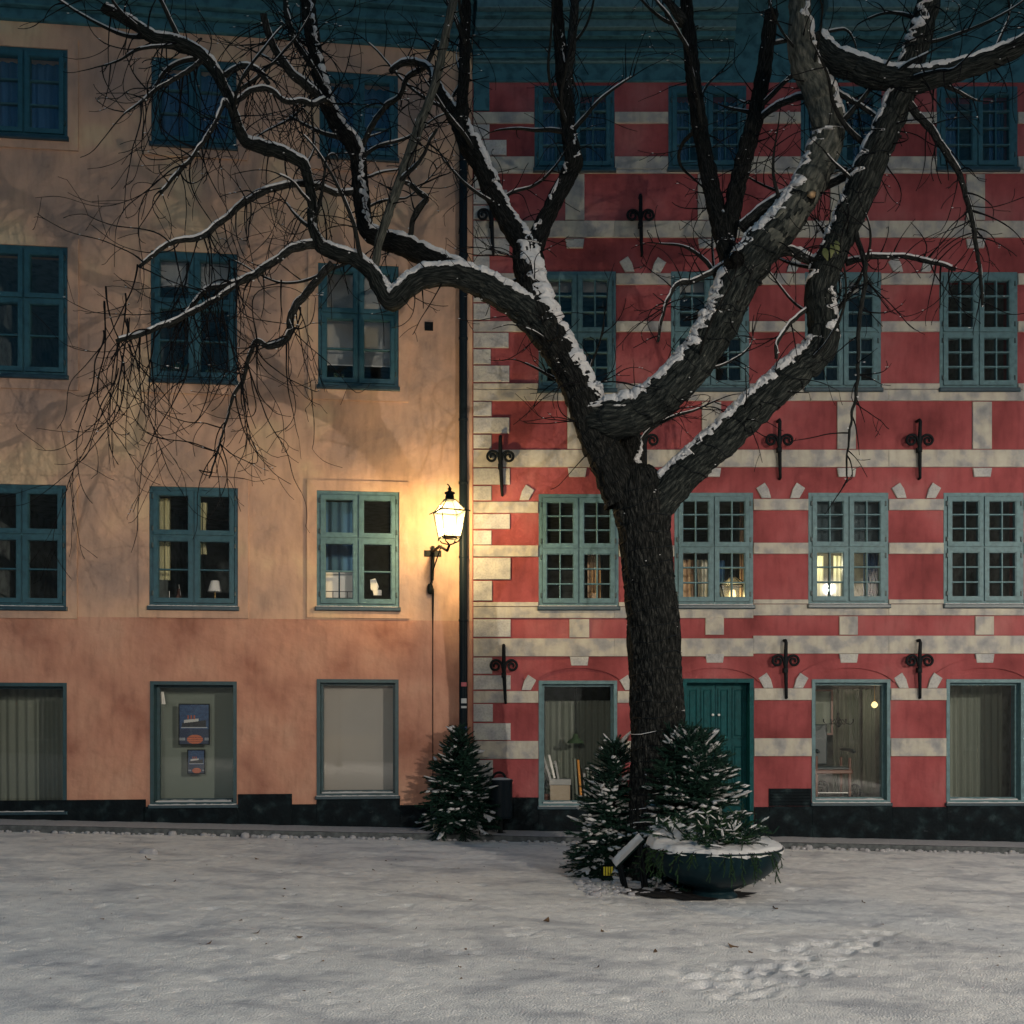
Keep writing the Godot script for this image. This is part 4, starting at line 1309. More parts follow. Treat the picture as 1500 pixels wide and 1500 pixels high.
# a ragged crust along the upper side of a limb, thin and broken where the limb is steep
func limb_snow(mb: MB, p: PackedVector3Array, r: PackedFloat32Array, amount: float, nz: FastNoiseLite, bare: float):
	var m := p.size()
	# finer rows than the limb itself
	var pp := PackedVector3Array()
	var rr := PackedFloat32Array()
	var thickset := r[0] > 0.07
	var fine := 4 if thickset else 2
	for i in m - 1:
		for j in fine:
			pp.append(p[i].lerp(p[i + 1], float(j) / fine))
			rr.append(lerpf(r[i], r[i + 1], float(j) / fine))
	m = pp.size()
	var cols := 25 if thickset else 9
	var prev := -1
	var off := pp[0].x * 17.0 + pp[0].y * 5.0
	for i in m:
		var t := (pp[mini(i + 1, m - 1)] - pp[maxi(i - 1, 0)]).normalized()
		var sky_ := (Vector3.UP + Vector3(0.10, 0, 0.28 if rr[i] > 0.05 else 0.15)).normalized()      # the wind has driven it in from the square
		var up := sky_ - t * t.dot(sky_)
		var flat := up.length()                 # 1 lying, 0 upright
		if flat < 0.05:
			prev = -1
			continue
		up /= flat
		var side := t.cross(up).normalized()
		var s := i * 0.18 / fine
		var cover := amount * (0.50 + 0.80 * flat) + 0.34 * nz.get_noise_2d(s * 0.6, off) + 0.12 * nz.get_noise_2d(s * 1.6, off + 9.0) - 0.34
		if cover < 0.12 or i < 2 + int(bare * m) or i > m - 3:
			prev = -1
			continue
		var thick := (0.009 + minf(rr[i], 0.10) * 0.15) * clampf(cover * 1.5, 0.25, 1.25) * (0.45 + 0.55 * flat)
		var wid := clampf(cover, 0.12, 1.0) * 0.95
		var wl := wid * (1.0 + 0.28 * nz.get_noise_2d(s * 0.45, off + 30.0) + 0.10 * nz.get_noise_2d(s * 1.1, off + 33.0))
		var wr := wid * (1.0 + 0.28 * nz.get_noise_2d(s * 0.45, off + 60.0) + 0.10 * nz.get_noise_2d(s * 1.1, off + 63.0))
		var k := mb.v.size()
		for c in cols:
			var f := 2.0 * c / (cols - 1) - 1.0
			var g := f * (wl if f < 0 else wr)
			var d := up * cos(g) + side * sin(g)
			var h := thick * pow(maxf(0.0, 1.0 - f * f), 0.8) * (1.0 + 0.35 * nz.get_noise_3d(s * 3.0, f * 2.0, off)) - 0.016 * smoothstep(0.55, 1.0, absf(f)) * (0.4 + minf(1.0, rr[i] / 0.1))
			var worn := smoothstep(-0.02, 0.22, nz.get_noise_3d(s * 1.5, f * 1.6, off + 90.0) + 0.5 * nz.get_noise_3d(s * 4.0, f * 3.5, off + 7.0)) * (1.0 - 0.8 * flat)
			h -= worn * (thick + 0.022 if thickset else thick * 0.6)      # where the crust is thin the bark breaks through
			mb.v.append(pp[i] + d * (rr[i] * 1.02 + (0.010 if rr[i] > 0.08 else 0.0) + h))
			mb.n.append(d)
			mb.uv.append(Vector2.ZERO)
		if prev >= 0:
			for c in cols - 1:
				var q := prev + c
				var w := k + c
				# side = t x up, so columns run from -side to +side
				mb.ix.append_array([q, w, q + 1, q + 1, w, w + 1])
		prev = k

func wind_cord(mb: MB, sn: MB, p: PackedVector3Array, r: PackedFloat32Array, pitch: float, off: float):
	var q := PackedVector3Array()
	var w := PackedFloat32Array()
	var g := 0.0
	var a := (p[1] - p[0]).normalized().cross(Vector3.BACK).normalized()
	for i in range(1, p.size()):
		var t := (p[i] - p[i - 1]).normalized()
		a = (a - t * a.dot(t)).normalized()
		var b := t.cross(a)
		var seg := p[i].distance_to(p[i - 1])
		if r[i] < 0.1:
			break
		var turns := seg / pitch
		var k := maxi(2, int(turns * 22.0))
		for j in k:
			g += TAU * turns / k
			var c := p[i - 1].lerp(p[i], float(j) / k)
			var d := a * cos(g) + b * sin(g)
			q.append(c + d * (r[i] + off + 0.004) + t * 0.02 * sin(g * 1.7 + i))
			w.append(0.0055)
	mb.tube(q, w, 5)
	var i := 0
	while i < q.size() - 12:
		if rng.randf() < (0.22 if q[i].y < 1.9 else 0.0):
			var n := rng.randi_range(3, 9)
			var bits := PackedVector3Array()
			var rad := PackedFloat32Array()
			for j in n:
				bits.append(q[i + j] + Vector3(0, 0.007, 0) + (q[i + j] - q[maxi(0, i + j - 1)]).cross(Vector3.UP) * 0.02)
				rad.append(rng.randf_range(0.003, 0.007) if j > 0 and j < n - 1 else 0.002)
			sn.tube(bits, rad, 5)
			i += n
		i += 2

func snow_flecks(mb: MB, p: PackedVector3Array, r: PackedFloat32Array, count: int, above: float):
	for k in count:
		var i := rng.randi_range(0, p.size() - 1)
		var d := Vector3(rng.randfn(), rng.randfn() + above, rng.randfn()).normalized()
		var t := (p[mini(i + 1, p.size() - 1)] - p[maxi(i - 1, 0)]).normalized()
		d = (d - t * d.dot(t)).normalized()
		var s := rng.randf_range(0.004, 0.010)
		octa(mb, p[i] + d * (r[i] + s * 0.5), Vector3(s * 1.4, s, s))

func octa(mb: MB, c: Vector3, s: Vector3):
	var x := Vector3(s.x, 0, 0)
	var y := Vector3(0, s.y, 0)
	var z := Vector3(0, 0, s.z)
	for a in [[x, y, z], [z, y, -x], [-x, y, -z], [-z, y, x]]:
		mb.tri(c + a[2], c + a[0], c + a[1])
		mb.tri(c + a[0], c + a[2], c - a[1])

func twig(mb: MB, sn: MB, p: Vector3, dir: Vector3, length: float, r0: float, hanging: bool, level: int):
	var q := PackedVector3Array([p])
	var w := PackedFloat32Array([r0])
	var n := maxi(4, int(length / 0.055))
	var bend := Vector3(rng.randfn(), rng.randfn() * 0.4, rng.randfn()) * 0.10
	for i in n:
		var f := float(i) / n
		bend = bend * 0.86 + Vector3(rng.randfn(), rng.randfn() * 0.6, rng.randfn()) * (0.045 if hanging else 0.075)
		var pull := Vector3.ZERO
		if hanging:
			pull = Vector3.DOWN * (0.13 if f < 0.80 else -0.13)
		else:
			pull = Vector3.UP * (0.05 if f > 0.4 else -0.03)
		dir = (dir + bend + pull).normalized()
		p += dir * (length / n)
		q.append(p)
		w.append(lerpf(r0, 0.0030, sqrt(f)) * (1.25 if rng.randf() < 0.12 else 1.0))
		if level < 2 and i > 1 and rng.randf() < (0.12 if level == 0 else 0.08):
			var s := (dir.cross(Vector3(rng.randfn(), rng.randfn(), rng.randfn())).normalized() + dir * 0.9).normalized()
			twig(mb, sn, p, s, length * rng.randf_range(0.18, 0.5) * (1.0 - f * 0.4), w[w.size() - 1] * 0.75, hanging and rng.randf() < 0.6, level + 1)
		if not hanging and absf(dir.y) < 0.55 and rng.randf() < 0.07:
			octa(sn, p + Vector3(0, 0.006, 0), Vector3(rng.randf_range(0.008, 0.02), 0.005, 0.006))
	mb.tube(q, w, 4 if level == 0 else 3, null, 0.0, 1.0, 1.0, false)

# ---------------------------------------------------------------- things on the square
func sprig_mesh(length: float, rows: int, needle: float, wide: float) -> ArrayMesh:      # a shoot along +Z with needles round it
	var mb := MB.new()
	mb.tube(PackedVector3Array([Vector3.ZERO, Vector3(0, 0.004, length * 0.5), Vector3(0, 0, length)]), PackedFloat32Array([0.004, 0.003, 0.0015]), 4, null, 0.0, 1.0, 1.0, false)
	for i in rows:
		var z := length * (0.06 + 0.94 * i / rows)
		for s in 5:
			var g := TAU * s / 5.0 + i * 1.1 + rng.randf() * 0.5
			var out := Vector3(cos(g), sin(g) * 0.75 + 0.15, 0.75).normalized()
			var w := out.cross(Vector3(0, 0, 1)).normalized() * wide
			var b := Vector3(0, 0, z)
			var l := needle * rng.randf_range(0.7, 1.15)
			mb.tri(b - w, b + w, b + out * l)
	return mb.mesh()

func snow_blob_mesh(seed_: int) -> ArrayMesh:
	var mb := MB.new()
	rng.seed = seed_
	lump(mb, Vector3(0, 0.0, 0.5), Vector3(0.42, 0.38, 0.62), 9, 6, 0.7)
	mb.renormal()
	return mb.mesh()

func multi(parent: Node, called: String, mesh: Mesh, m: Material, where: Array):
	var mm := MultiMesh.new()
	mm.transform_format = MultiMesh.TRANSFORM_3D
	mm.mesh = mesh
	mm.instance_count = where.size()
	for i in where.size():
		mm.set_instance_transform(i, where[i])
	var o := MultiMeshInstance3D.new()
	o.name = called
	o.multimesh = mm
	o.material_override = m
	o.set_meta("kind", "stuff")
	parent.add_child(o, true)

func along(dir: Vector3, at: Vector3, scale_: Vector3, roll := 0.0) -> Transform3D:
	var z := dir.normalized()
	var x := Vector3.UP.cross(z)
	x = x.normalized() if x.length() > 0.01 else Vector3.RIGHT
	var y := z.cross(x)
	var b := Basis(x, y, z).rotated(z, roll)
	return Transform3D(Basis(b.x * scale_.x, b.y * scale_.y, b.z * scale_.z), at)

func spruce(at: Vector3, height: float, radius: float, bare: float, seed_: int, label: String, snowy: float, lean := Vector2.ZERO, dens := 1.0, squash := 0.95) -> Node3D:
	var t := thing("spruce_tree", label, "spruce", at, 0.0, "cut spruces set out for winter")
	rng.seed = seed_
	var mb := MB.new()
	var tip := Vector3(lean.x, height, lean.y)
	mb.tube(PackedVector3Array([Vector3(0, -0.05, 0), tip * 0.5, tip]), PackedFloat32Array([0.028, 0.018, 0.005]), 8)
	part(t, "trunk", mb.mesh(), M.thin_bark)
	var wood := MB.new()
	var green := [[], [], []]
	var white := []
	var white2 := []
	var y := bare
	while y < height - 0.04:
		var f := (y - bare) / (height - bare)
		var reach := radius * pow(1.0 - f, squash) + 0.04
		var n := int((7.0 + 5.0 * (1.0 - f)) * dens)
		var turn := rng.randf() * TAU
		for k in n:
			var g := turn + TAU * k / n + rng.randf_range(-0.3, 0.3)
			var l := reach * rng.randf_range(0.55, 1.3)
			var up := lerpf(-0.05, 0.85, pow(f, 1.2)) + rng.randf_range(-0.38, 0.38)
			var d := Vector3(cos(g), up, sin(g)).normalized()
			var p0 := tip * ((y + rng.randf_range(-0.04, 0.04)) / height)
			var pts := PackedVector3Array([p0])
			var rad := PackedFloat32Array([0.008])
			var steps := maxi(3, int(l / 0.05))
			var p := p0
			for s in steps:
				var q := float(s) / steps
				d = (d + Vector3(rng.randfn() * 0.05, -0.07 * (1.0 - f) + (0.10 if q > 0.6 else 0.0), rng.randfn() * 0.05)).normalized()
				p += d * l / steps
				pts.append(p)
				rad.append(lerpf(0.008, 0.002, q))
				if q > 0.12:
					var across := d.cross(Vector3.UP).normalized()
					for e in [-1.0, 1.0]:
						if rng.randf() < 0.85:
							var sd: Vector3 = (d * 0.75 + across * e * rng.randf_range(0.5, 1.0) + Vector3(0, rng.randf_range(-0.25, 0.2), 0)).normalized()
							var sc := rng.randf_range(0.6, 1.05) * clampf(l / 0.30, 0.55, 1.15)
							green[rng.randi() % 3].append(along(sd, p, Vector3.ONE * sc, rng.randf() * TAU))
							if rng.randf() < snowy * 0.9 * lerpf(1.1, 0.35, f) * smoothstep(-0.05, 0.35, gnoise.get_noise_3d(p.x * 4.0 + seed_, p.y * 5.0, p.z * 4.0)) and absf(sd.y) < 0.55:
								white.append(along(sd, p + sd * 0.03 * sc + Vector3(0, 0.012, 0), Vector3(0.052, 0.034, 0.075 * sc) * rng.randf_range(0.35, 1.45)))
			green[rng.randi() % 3].append(along(d, p - d * 0.03, Vector3.ONE * 0.9, rng.randf() * TAU))
			if rng.randf() < snowy * lerpf(1.1, 0.3, f) * smoothstep(-0.1, 0.3, gnoise.get_noise_3d(p.x * 4.0 + seed_, p.y * 5.0, p.z * 4.0)):
				white2.append(along(d, p - d * 0.10 + Vector3(0, 0.015, 0), Vector3(0.075, 0.034, 0.17) * rng.randf_range(0.5, 1.2)))
			wood.tube(pts, rad, 4, null, 0.0, 1.0, 1.0, false)
		y += rng.randf_range(0.055, 0.085) / maxf(0.8, dens)
	green[0].append(along(Vector3(0, 1, 0.05), tip - Vector3(0, 0.08, 0), Vector3.ONE * 1.1))
	part(t, "branches", wood.mesh(), M.twig)
	for k in 3:
		multi(t, "needles", T_sprig[k], [M.needle, M.needle_dark, M.needle][k], green[k])
	multi(t, "branch_snow", T_blob[0], M.fresh_snow, white)
	if white2.size():
		multi(t, "branch_snow", T_blob[1], M.fresh_snow, white2)
	return t

var T_sprig := []
var T_blob := []

func build_street_things():
	rng.seed = 8
	for k in 3:
		T_sprig.append(sprig_mesh(0.12, 20, 0.026, 0.0022))
	T_blob = [snow_blob_mesh(1), snow_blob_mesh(2)]
	# spruces
	var g := ground_at(672, 1224)
	spruce(Vector3(rx(672) * 0.965, slope(-0.75) + 0.085, -14.5), 1.47, 0.46, 0.20, 21, "spruce standing against the drainpipe between the two houses", 0.45, Vector2.ZERO, 1.8, 0.75)
	g = ground_at(884, 1281)
	spruce(g, 1.50, 0.35, 0.10, 22, "spruce leaning on the tree trunk, on the side towards the shop window with the books", 0.8, Vector2(0.16, -0.1), 1.8, 0.6)
	g = ground_at(1022, 1294)
	spruce(g, 1.60, 0.56, 0.2, 23, "snowy spruce behind the bowl planter, in front of the green door", 1.0, Vector2(-0.08, -0.12), 1.8, 0.5)
	build_planter()
	build_bin()
	build_drainpipe()
	# a short marker post beside the spruce
	var pp := Vector3(rx(638.5) * 0.97, slope(-1.1) + 0.085, -14.5)
	var post := thing("marker_post", "short pale wooden post with a dark green cap beside the spruce and the drainpipe", "post", pp)
	var mb := MB.new()
	mb.rect(-0.035, -0.05, 0.035, 0.24, -0.035, 0.035, 0.008)
	part(post, "shaft", mb.mesh(), M.cardboard)
	mb = MB.new()
	mb.lathe([Vector2(0.05, 0.24), Vector2(0.075, 0.27), Vector2(0.08, 0.42), Vector2(0.06, 0.47), Vector2(0.001, 0.49)], 14)
	part(post, "cap", mb.mesh(), M.bench_paint)
	# green board with snow on it, leaning at the foot of the tree, and the yellow printed crate below
	build_leaning_bench()
	build_leaves()

func build_planter():
	var g := ground_at(1046, 1312)
	var t := thing("bowl_planter", "dark metal bowl planter on a short foot, heaped with snow and evergreens", "planter", g)
	var mb := MB.new()
	var R := 0.655
	var H := 0.50
	var prof := [Vector2(0.001, -0.04), Vector2(0.235, -0.04), Vector2(0.22, 0.0), Vector2(0.235, 0.015), Vector2(0.20, 0.05), Vector2(0.19, 0.075)]
	for i in 15:
		var a := lerpf(0.30, 1.0, i / 14.0) * PI / 2
		prof.append(Vector2(R * pow(sin(a), 1.05), 0.075 + (H - 0.095) * (1.0 - cos(a)) * 1.0))
	prof.append(Vector2(R + 0.012, H - 0.016))
	prof.append(Vector2(R + 0.016, H - 0.006))
	prof.append(Vector2(R + 0.008, H))
	prof.append(Vector2(R - 0.02, H))
	prof.append(Vector2(R - 0.03, H - 0.03))
	prof.append(Vector2(0.001, H - 0.05))
	mb.lathe(prof, 72)
	mb.renormal()
	part(t, "bowl", mb.mesh(), M.planter_metal)
	# heaped snow that overhangs the rim in places
	mb = MB.new()
	var rings := 26
	var sides := 110
	rng.seed = 40
	for i in rings + 1:
		var f := float(i) / rings
		for s in sides:
			var a := TAU * s / sides
			var edge := R + 0.012 + 0.035 * gnoise.get_noise_2d(cos(a) * 2.2 + 3.0, sin(a) * 2.2) + 0.012 * gnoise.get_noise_2d(cos(a) * 9.0, sin(a) * 9.0)
			var r := edge * f
			var x := cos(a) * r
			var z := sin(a) * r
			var h := H + 0.005 + 0.085 * pow(maxf(0.0, 1.0 - pow(f, 3.5)), 0.6) + 0.13 * exp(-(pow(x + 0.38, 2.0) + pow(z + 0.05, 2.0)) * 14.0)
			h += 0.05 * gnoise.get_noise_2d(x * 2.6 + 8.0, z * 2.6) * (1.0 - f * 0.6) + 0.018 * gnoise.get_noise_2d(x * 9.0, z * 9.0)
			if f > 0.97:
				h -= 0.02 * (f - 0.97) / 0.03 + 0.012
			mb.v.append(Vector3(x, h, z))
			mb.n.append(Vector3.UP)
			mb.uv.append(Vector2.ZERO)
	for i in rings:
		for s in sides:
			var a := i * sides + s
			var b := i * sides + (s + 1) % sides
			mb.ix.append_array([a, a + sides, b, b, a + sides, b + sides])
	mb.renormal()
	part(t, "snow_heap", mb.mesh(), M.fresh_snow)
	# evergreen sprigs stuck in, and fronds hanging over the rim
	var bush := thing("evergreen_sprigs", "low evergreen sprigs and trailing fronds planted in the bowl planter", "plant", g + Vector3(0, H, 0))
	var wood := MB.new()
	var green := []
	var fresh := []
	var white := []
	for k in 95:
		var a := rng.randf() * TAU
		var r := sqrt(rng.randf()) * 0.34
		var p := Vector3(cos(a) * r - 0.06, 0.03, sin(a) * r + 0.1)
		var d := Vector3(cos(a) * 0.6 * r / 0.3 + rng.randfn() * 0.25, rng.randf_range(0.5, 1.0), sin(a) * 0.6 * r / 0.3 + rng.randfn() * 0.25).normalized()
		var l := rng.randf_range(0.14, 0.36)
		var pts := PackedVector3Array([p])
		var rad := PackedFloat32Array([0.006])
		var n := 5
		for i in n:
			d = (d + Vector3(rng.randfn() * 0.08, -0.09, rng.randfn() * 0.08)).normalized()
			p += d * l / n
			pts.append(p)
			rad.append(lerpf(0.006, 0.002, float(i) / n))
			for e in 2:
				var sd := (d * 0.6 + Vector3(rng.randfn(), rng.randfn() * 0.4 + 0.1, rng.randfn())).normalized()
				(green if rng.randf() < 0.7 else fresh).append(along(sd, p, Vector3.ONE * rng.randf_range(0.55, 0.95), rng.randf() * TAU))
				if rng.randf() < 0.15:
					white.append(along(sd, p + Vector3(0, 0.012, 0), Vector3(0.026, 0.018, 0.08) * rng.randf_range(0.6, 1.3)))
		wood.tube(pts, rad, 4, null, 0.0, 1.0, 1.0, false)
	for k in 30:
		var a := rng.randf_range(0.75, PI - 0.1)
		var p := Vector3(cos(a) * 0.655, 0.01, sin(a) * 0.655)
		var d := Vector3(cos(a), 0.1, sin(a))
		var pts := PackedVector3Array([p])
		var rad := PackedFloat32Array([0.004])
		var n := rng.randi_range(3, 8)
		for i in n:
			d = (d + Vector3(rng.randfn() * 0.1, -0.55, rng.randfn() * 0.1)).normalized()
			p += d * 0.035
			var out := Vector2(p.x, p.z).length()
			var lim := 0.675 if p.y > -0.1 else 0.66
			if out < lim * 0.9:
				break
			pts.append(p)
			rad.append(0.003)
			fresh.append(along((d + Vector3(rng.randfn(), rng.randfn(), rng.randfn()) * 0.4).normalized(), p, Vector3.ONE * rng.randf_range(0.4, 0.7), rng.randf() * TAU))
		wood.tube(pts, rad, 4, null, 0.0, 1.0, 1.0, false)
	part(bush, "stems", wood.mesh(), M.twig)
	multi(bush, "foliage", T_sprig[0], M.needle, green)
	multi(bush, "foliage", T_sprig[1], M.needle_fresh, fresh)
	multi(bush, "foliage_snow", T_blob[0], M.fresh_snow, white)
	# dark patch on the ground under and beside the bowl
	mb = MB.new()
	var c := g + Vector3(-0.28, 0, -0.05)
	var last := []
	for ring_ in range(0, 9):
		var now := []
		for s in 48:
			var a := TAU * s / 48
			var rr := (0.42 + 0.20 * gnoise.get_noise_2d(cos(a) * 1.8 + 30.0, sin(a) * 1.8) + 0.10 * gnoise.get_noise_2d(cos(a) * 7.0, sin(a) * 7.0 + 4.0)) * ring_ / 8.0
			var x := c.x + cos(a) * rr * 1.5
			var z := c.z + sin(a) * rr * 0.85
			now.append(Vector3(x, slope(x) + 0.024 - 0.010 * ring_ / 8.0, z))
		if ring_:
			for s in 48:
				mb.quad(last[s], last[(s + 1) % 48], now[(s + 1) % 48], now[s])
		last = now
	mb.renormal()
	structure("dark_ground_patch", mb.mesh(), M.dark_ground)

func build_bin():
	var p := Vector3(rx(733) * 0.975, slope(-0.17) + 0.085, -14.62)
	var t := thing("litter_bin", "dark round litter bin with an arched handle, beside the red house corner", "litter bin", p)
	var mb := MB.new()
	mb.lathe([Vector2(0.001, 0.22), Vector2(0.15, 0.22), Vector2(0.168, 0.235), Vector2(0.172, 0.26), Vector2(0.172, 0.74), Vector2(0.178, 0.745), Vector2(0.178, 0.765), Vector2(0.165, 0.775), Vector2(0.001, 0.775)], 36)
	mb.renormal()
	part(t, "body", mb.mesh(), M.pipe_paint)
	mb = MB.new()
	mb.lathe([Vector2(0.09, -0.02), Vector2(0.09, 0.01), Vector2(0.035, 0.02), Vector2(0.035, 0.22)], 18)
	part(t, "post", mb.mesh(), M.iron)
	mb = MB.new()
	var a := PackedVector3Array()
	var r := PackedFloat32Array()
	for i in 19:
		var g := PI * i / 18.0
		a.append(Vector3(-0.02 + cos(g) * 0.095, 0.765 + sin(g) * 0.105, -0.05))
		r.append(0.018)
	mb.tube(a, r, 8)
	part(t, "handle", mb.mesh(), M.iron)
	mb = MB.new()
	var prof := []
	for i in 9:
		var q := i / 8.0
		prof.append(Vector2(0.17 * (1.0 - q) + 0.001, 0.772 + 0.03 * sin(q * PI / 2)))
	mb.lathe(prof, 30)
	mb.renormal()
	part(t, "lid_snow", mb.mesh(), M.fresh_snow)

func build_drainpipe():
	var base := ochre.transform * Vector3(lx(678), 0.0, 0.10)
	var t := thing("drainpipe", "dark metal drainpipe down the joint between the ochre and the red house", "drainpipe", base, TURN)
	var mb := MB.new()
	mb.tube(PackedVector3Array([Vector3(0, 0.15, 0.04), Vector3(0, 0.24, 0.0), Vector3(0, 3.0, 0), Vector3(0, 7.0, 0), Vector3(0, 12.4, 0)]), PackedFloat32Array([0.062, 0.06, 0.06, 0.06, 0.06]), 24)
	part(t, "pipe", mb.mesh(), M.pipe_paint)
	for y in [1.4, 3.1, 4.02, 5.1, 6.02, 7.2, 8.4, 9.6, 10.8]:
		mb = MB.new()
		mb.lathe([Vector2(0.061, y - 0.02), Vector2(0.068, y - 0.015), Vector2(0.068, y + 0.015), Vector2(0.061, y + 0.02)], 20)
		mb.box(-0.012, y - 0.012, -0.11, 0.012, y + 0.012, -0.06)
		part(t, "pipe_collar", mb.mesh(), M.pipe_paint)
	for s in [[1003, 6, "sticker_red"], [1027, 7, "sticker_white"], [1036, 3, "sticker_white"], [1068, 7, "sticker_blue"], [1076, 6, "sticker_white"]]:
		mb = MB.new()
		var yc := ly(678, s[0])
		var hh: float = s[1] / 200.0
		var last := Vector3.ZERO
		for i in 9:
			var g := lerpf(0.7, PI - 1.0, i / 8.0)
			var q := Vector3(cos(g) * 0.0615, 0, sin(g) * 0.0615)
			if i:
				mb.quad(q + Vector3(0, yc - hh, 0), last + Vector3(0, yc - hh, 0), last + Vector3(0, yc + hh, 0), q + Vector3(0, yc + hh, 0))
			last = q
		part(t, "sticker", mb.mesh(), M[s[2]])

func build_leaning_bench():
	# a sloping green board capped with snow; its low end rests on the ground, its high end on a crossed trestle
	var lo := pt(902, 1266, 10.55)
	var hi := pt(942, 1226, 10.45)
	var t := thing("leaning_board", "snow capped green board propped up at the foot of the tree beside the planter", "board", lo)
	var d := hi - lo
	var tilt := Vector3(-0.45, 0.55, 0.7)
	tilt -= d * tilt.dot(d) / d.length_squared()
	var side := tilt.cross(d).normalized() * 0.05
	var up := d.cross(side).normalized()
	if up.y < 0:
		up = -up
	var mb := MB.new()
	var th := up * 0.03
	slab(mb, Vector3.ZERO, d, side, th)
	part(t, "board", mb.mesh(), M.bench_paint)
	mb = MB.new()
	var last := []
	for i in 13:
		var f := i / 12.0
		var row := []
		for j in 7:
			var e := j / 6.0 * 2.0 - 1.0
			var h := (0.035 + 0.015 * gnoise.get_noise_2d(f * 6.0, e * 2.0)) * pow(maxf(0.0, 1.0 - pow(absf(e), 3.0)), 0.5) * minf(1.0, minf(f, 1.0 - f) * 9.0 + 0.2)
			row.append(d * f + side * e * 1.0 + th + up * (h + 0.002))
		if i:
			for j in 6:
				mb.quad(last[j], row[j], row[j + 1], last[j + 1])
		last = row
	mb.renormal()
	part(t, "board_snow", mb.mesh(), M.fresh_snow)
	for s in [[-0.8, 0.86], [0.8, 0.86], [-0.8, 0.12], [0.8, 0.12]]:
		mb = MB.new()
		var top: Vector3 = d * s[1] + side * s[0]
		var foot := Vector3(top.x + 0.06, gy(lo.x, lo.z) - lo.y - 0.02, top.z)
		mb.tube(PackedVector3Array([top, foot]), PackedFloat32Array([0.02, 0.02]), 6)
		part(t, "leg", mb.mesh(), M.iron)
	# small yellow and black printed crate
	var g := ground_at(890, 1289)
	var c := thing("small_crate", "little yellow and black crate in the snow under the spruce at the tree foot", "crate", g, 0.15)
	mb = MB.new()
	mb.rect(-0.06, -0.02, 0.06, 0.165, -0.05, 0.04, 0.006)
	part(c, "box", mb.mesh(), M.iron)
	for i in 4:
		mb = MB.new()
		mb.rect(-0.056 + i * 0.028, 0.06, -0.036 + i * 0.028, 0.155, 0.038, 0.044, 0.002)
		part(c, "stripe", mb.mesh(), M.yellow_print)

func slab(mb: MB, o: Vector3, d: Vector3, side: Vector3, th: Vector3):
	var p := []
	for a in [o, o + d]:
		for b in [-side, side]:
			for c in [Vector3.ZERO, th]:
				p.append(a + b + c)
	mb.quad(p[1], p[3], p[7], p[5])
	mb.quad(p[0], p[4], p[6], p[2])
	mb.quad(p[0], p[1], p[5], p[4])
	mb.quad(p[2], p[6], p[7], p[3])
	mb.quad(p[0], p[2], p[3], p[1])
	mb.quad(p[4], p[5], p[7], p[6])

func build_leaves():
	var n := 0
	rng.seed = 19
	for q in [[290, 1384, 0.07], [444, 1372, 0.045], [368, 1368, 0.05], [796, 1348, 0.06], [884, 1366, 0.035], [957, 1396, 0.04], [1083, 1388, 0.06], [1140, 1332, 0.05], [1104, 1397, 0.03], [1120, 1294, 0.05], [752, 1421, 0.03], [683, 1389, 0.03], [255, 1244, 0.05], [380, 1258, 0.04], [566, 1261, 0.04], [549, 1274, 0.03], [252, 1291, 0.03], [418, 1302, 0.04], [870, 1420, 0.03], [1268, 1322, 0.035], [222, 1258, 0.06], [676, 1418, 0.025], [605, 1362, 0.025]]:
		var g := ground_at(q[0], q[1])
		var t := thing("fallen_leaf", "dark fallen leaf lying on the trodden snow", "leaf", g + Vector3(0, 0.008, 0), rng.randf() * TAU, "fallen leaves on the snow")
		var mb := MB.new()
		leaf(mb, Vector3.ZERO, Vector3(1, rng.randf_range(0.05, 0.7), 0).normalized(), Vector3(0, 0.3, 1).normalized(), q[2] * 1.5, q[2] * 0.5)
		part(t, "blade", mb.mesh(), M.dead_leaf)
		n += 1
	# bits of bark, seed and twig blown over the snow: uncountable
	var bits := MB.new()
	for k in 420:
		var x := rng.randf_range(-7.5, 7.5)
		var z := rng.randf_range(-14.0, -5.4)
		var s := rng.randf_range(0.004, 0.013)
		var d := Vector3(rng.randfn(), 0.1, rng.randfn()).normalized()
		var p := Vector3(x, gy(x, z) + 0.004, z)
		bits.tri(p, p + d * s * rng.randf_range(1.0, 4.0), p + d.cross(Vector3.UP) * s + Vector3(0, s * 0.6, 0))
	var o := part(self, "leaf_litter", bits.mesh(), M.dead_leaf)
	o.set_meta("kind", "stuff")
	o.set_meta("label", "bits of bark and seed strewn over the snow")
	o.set_meta("category", "litter")

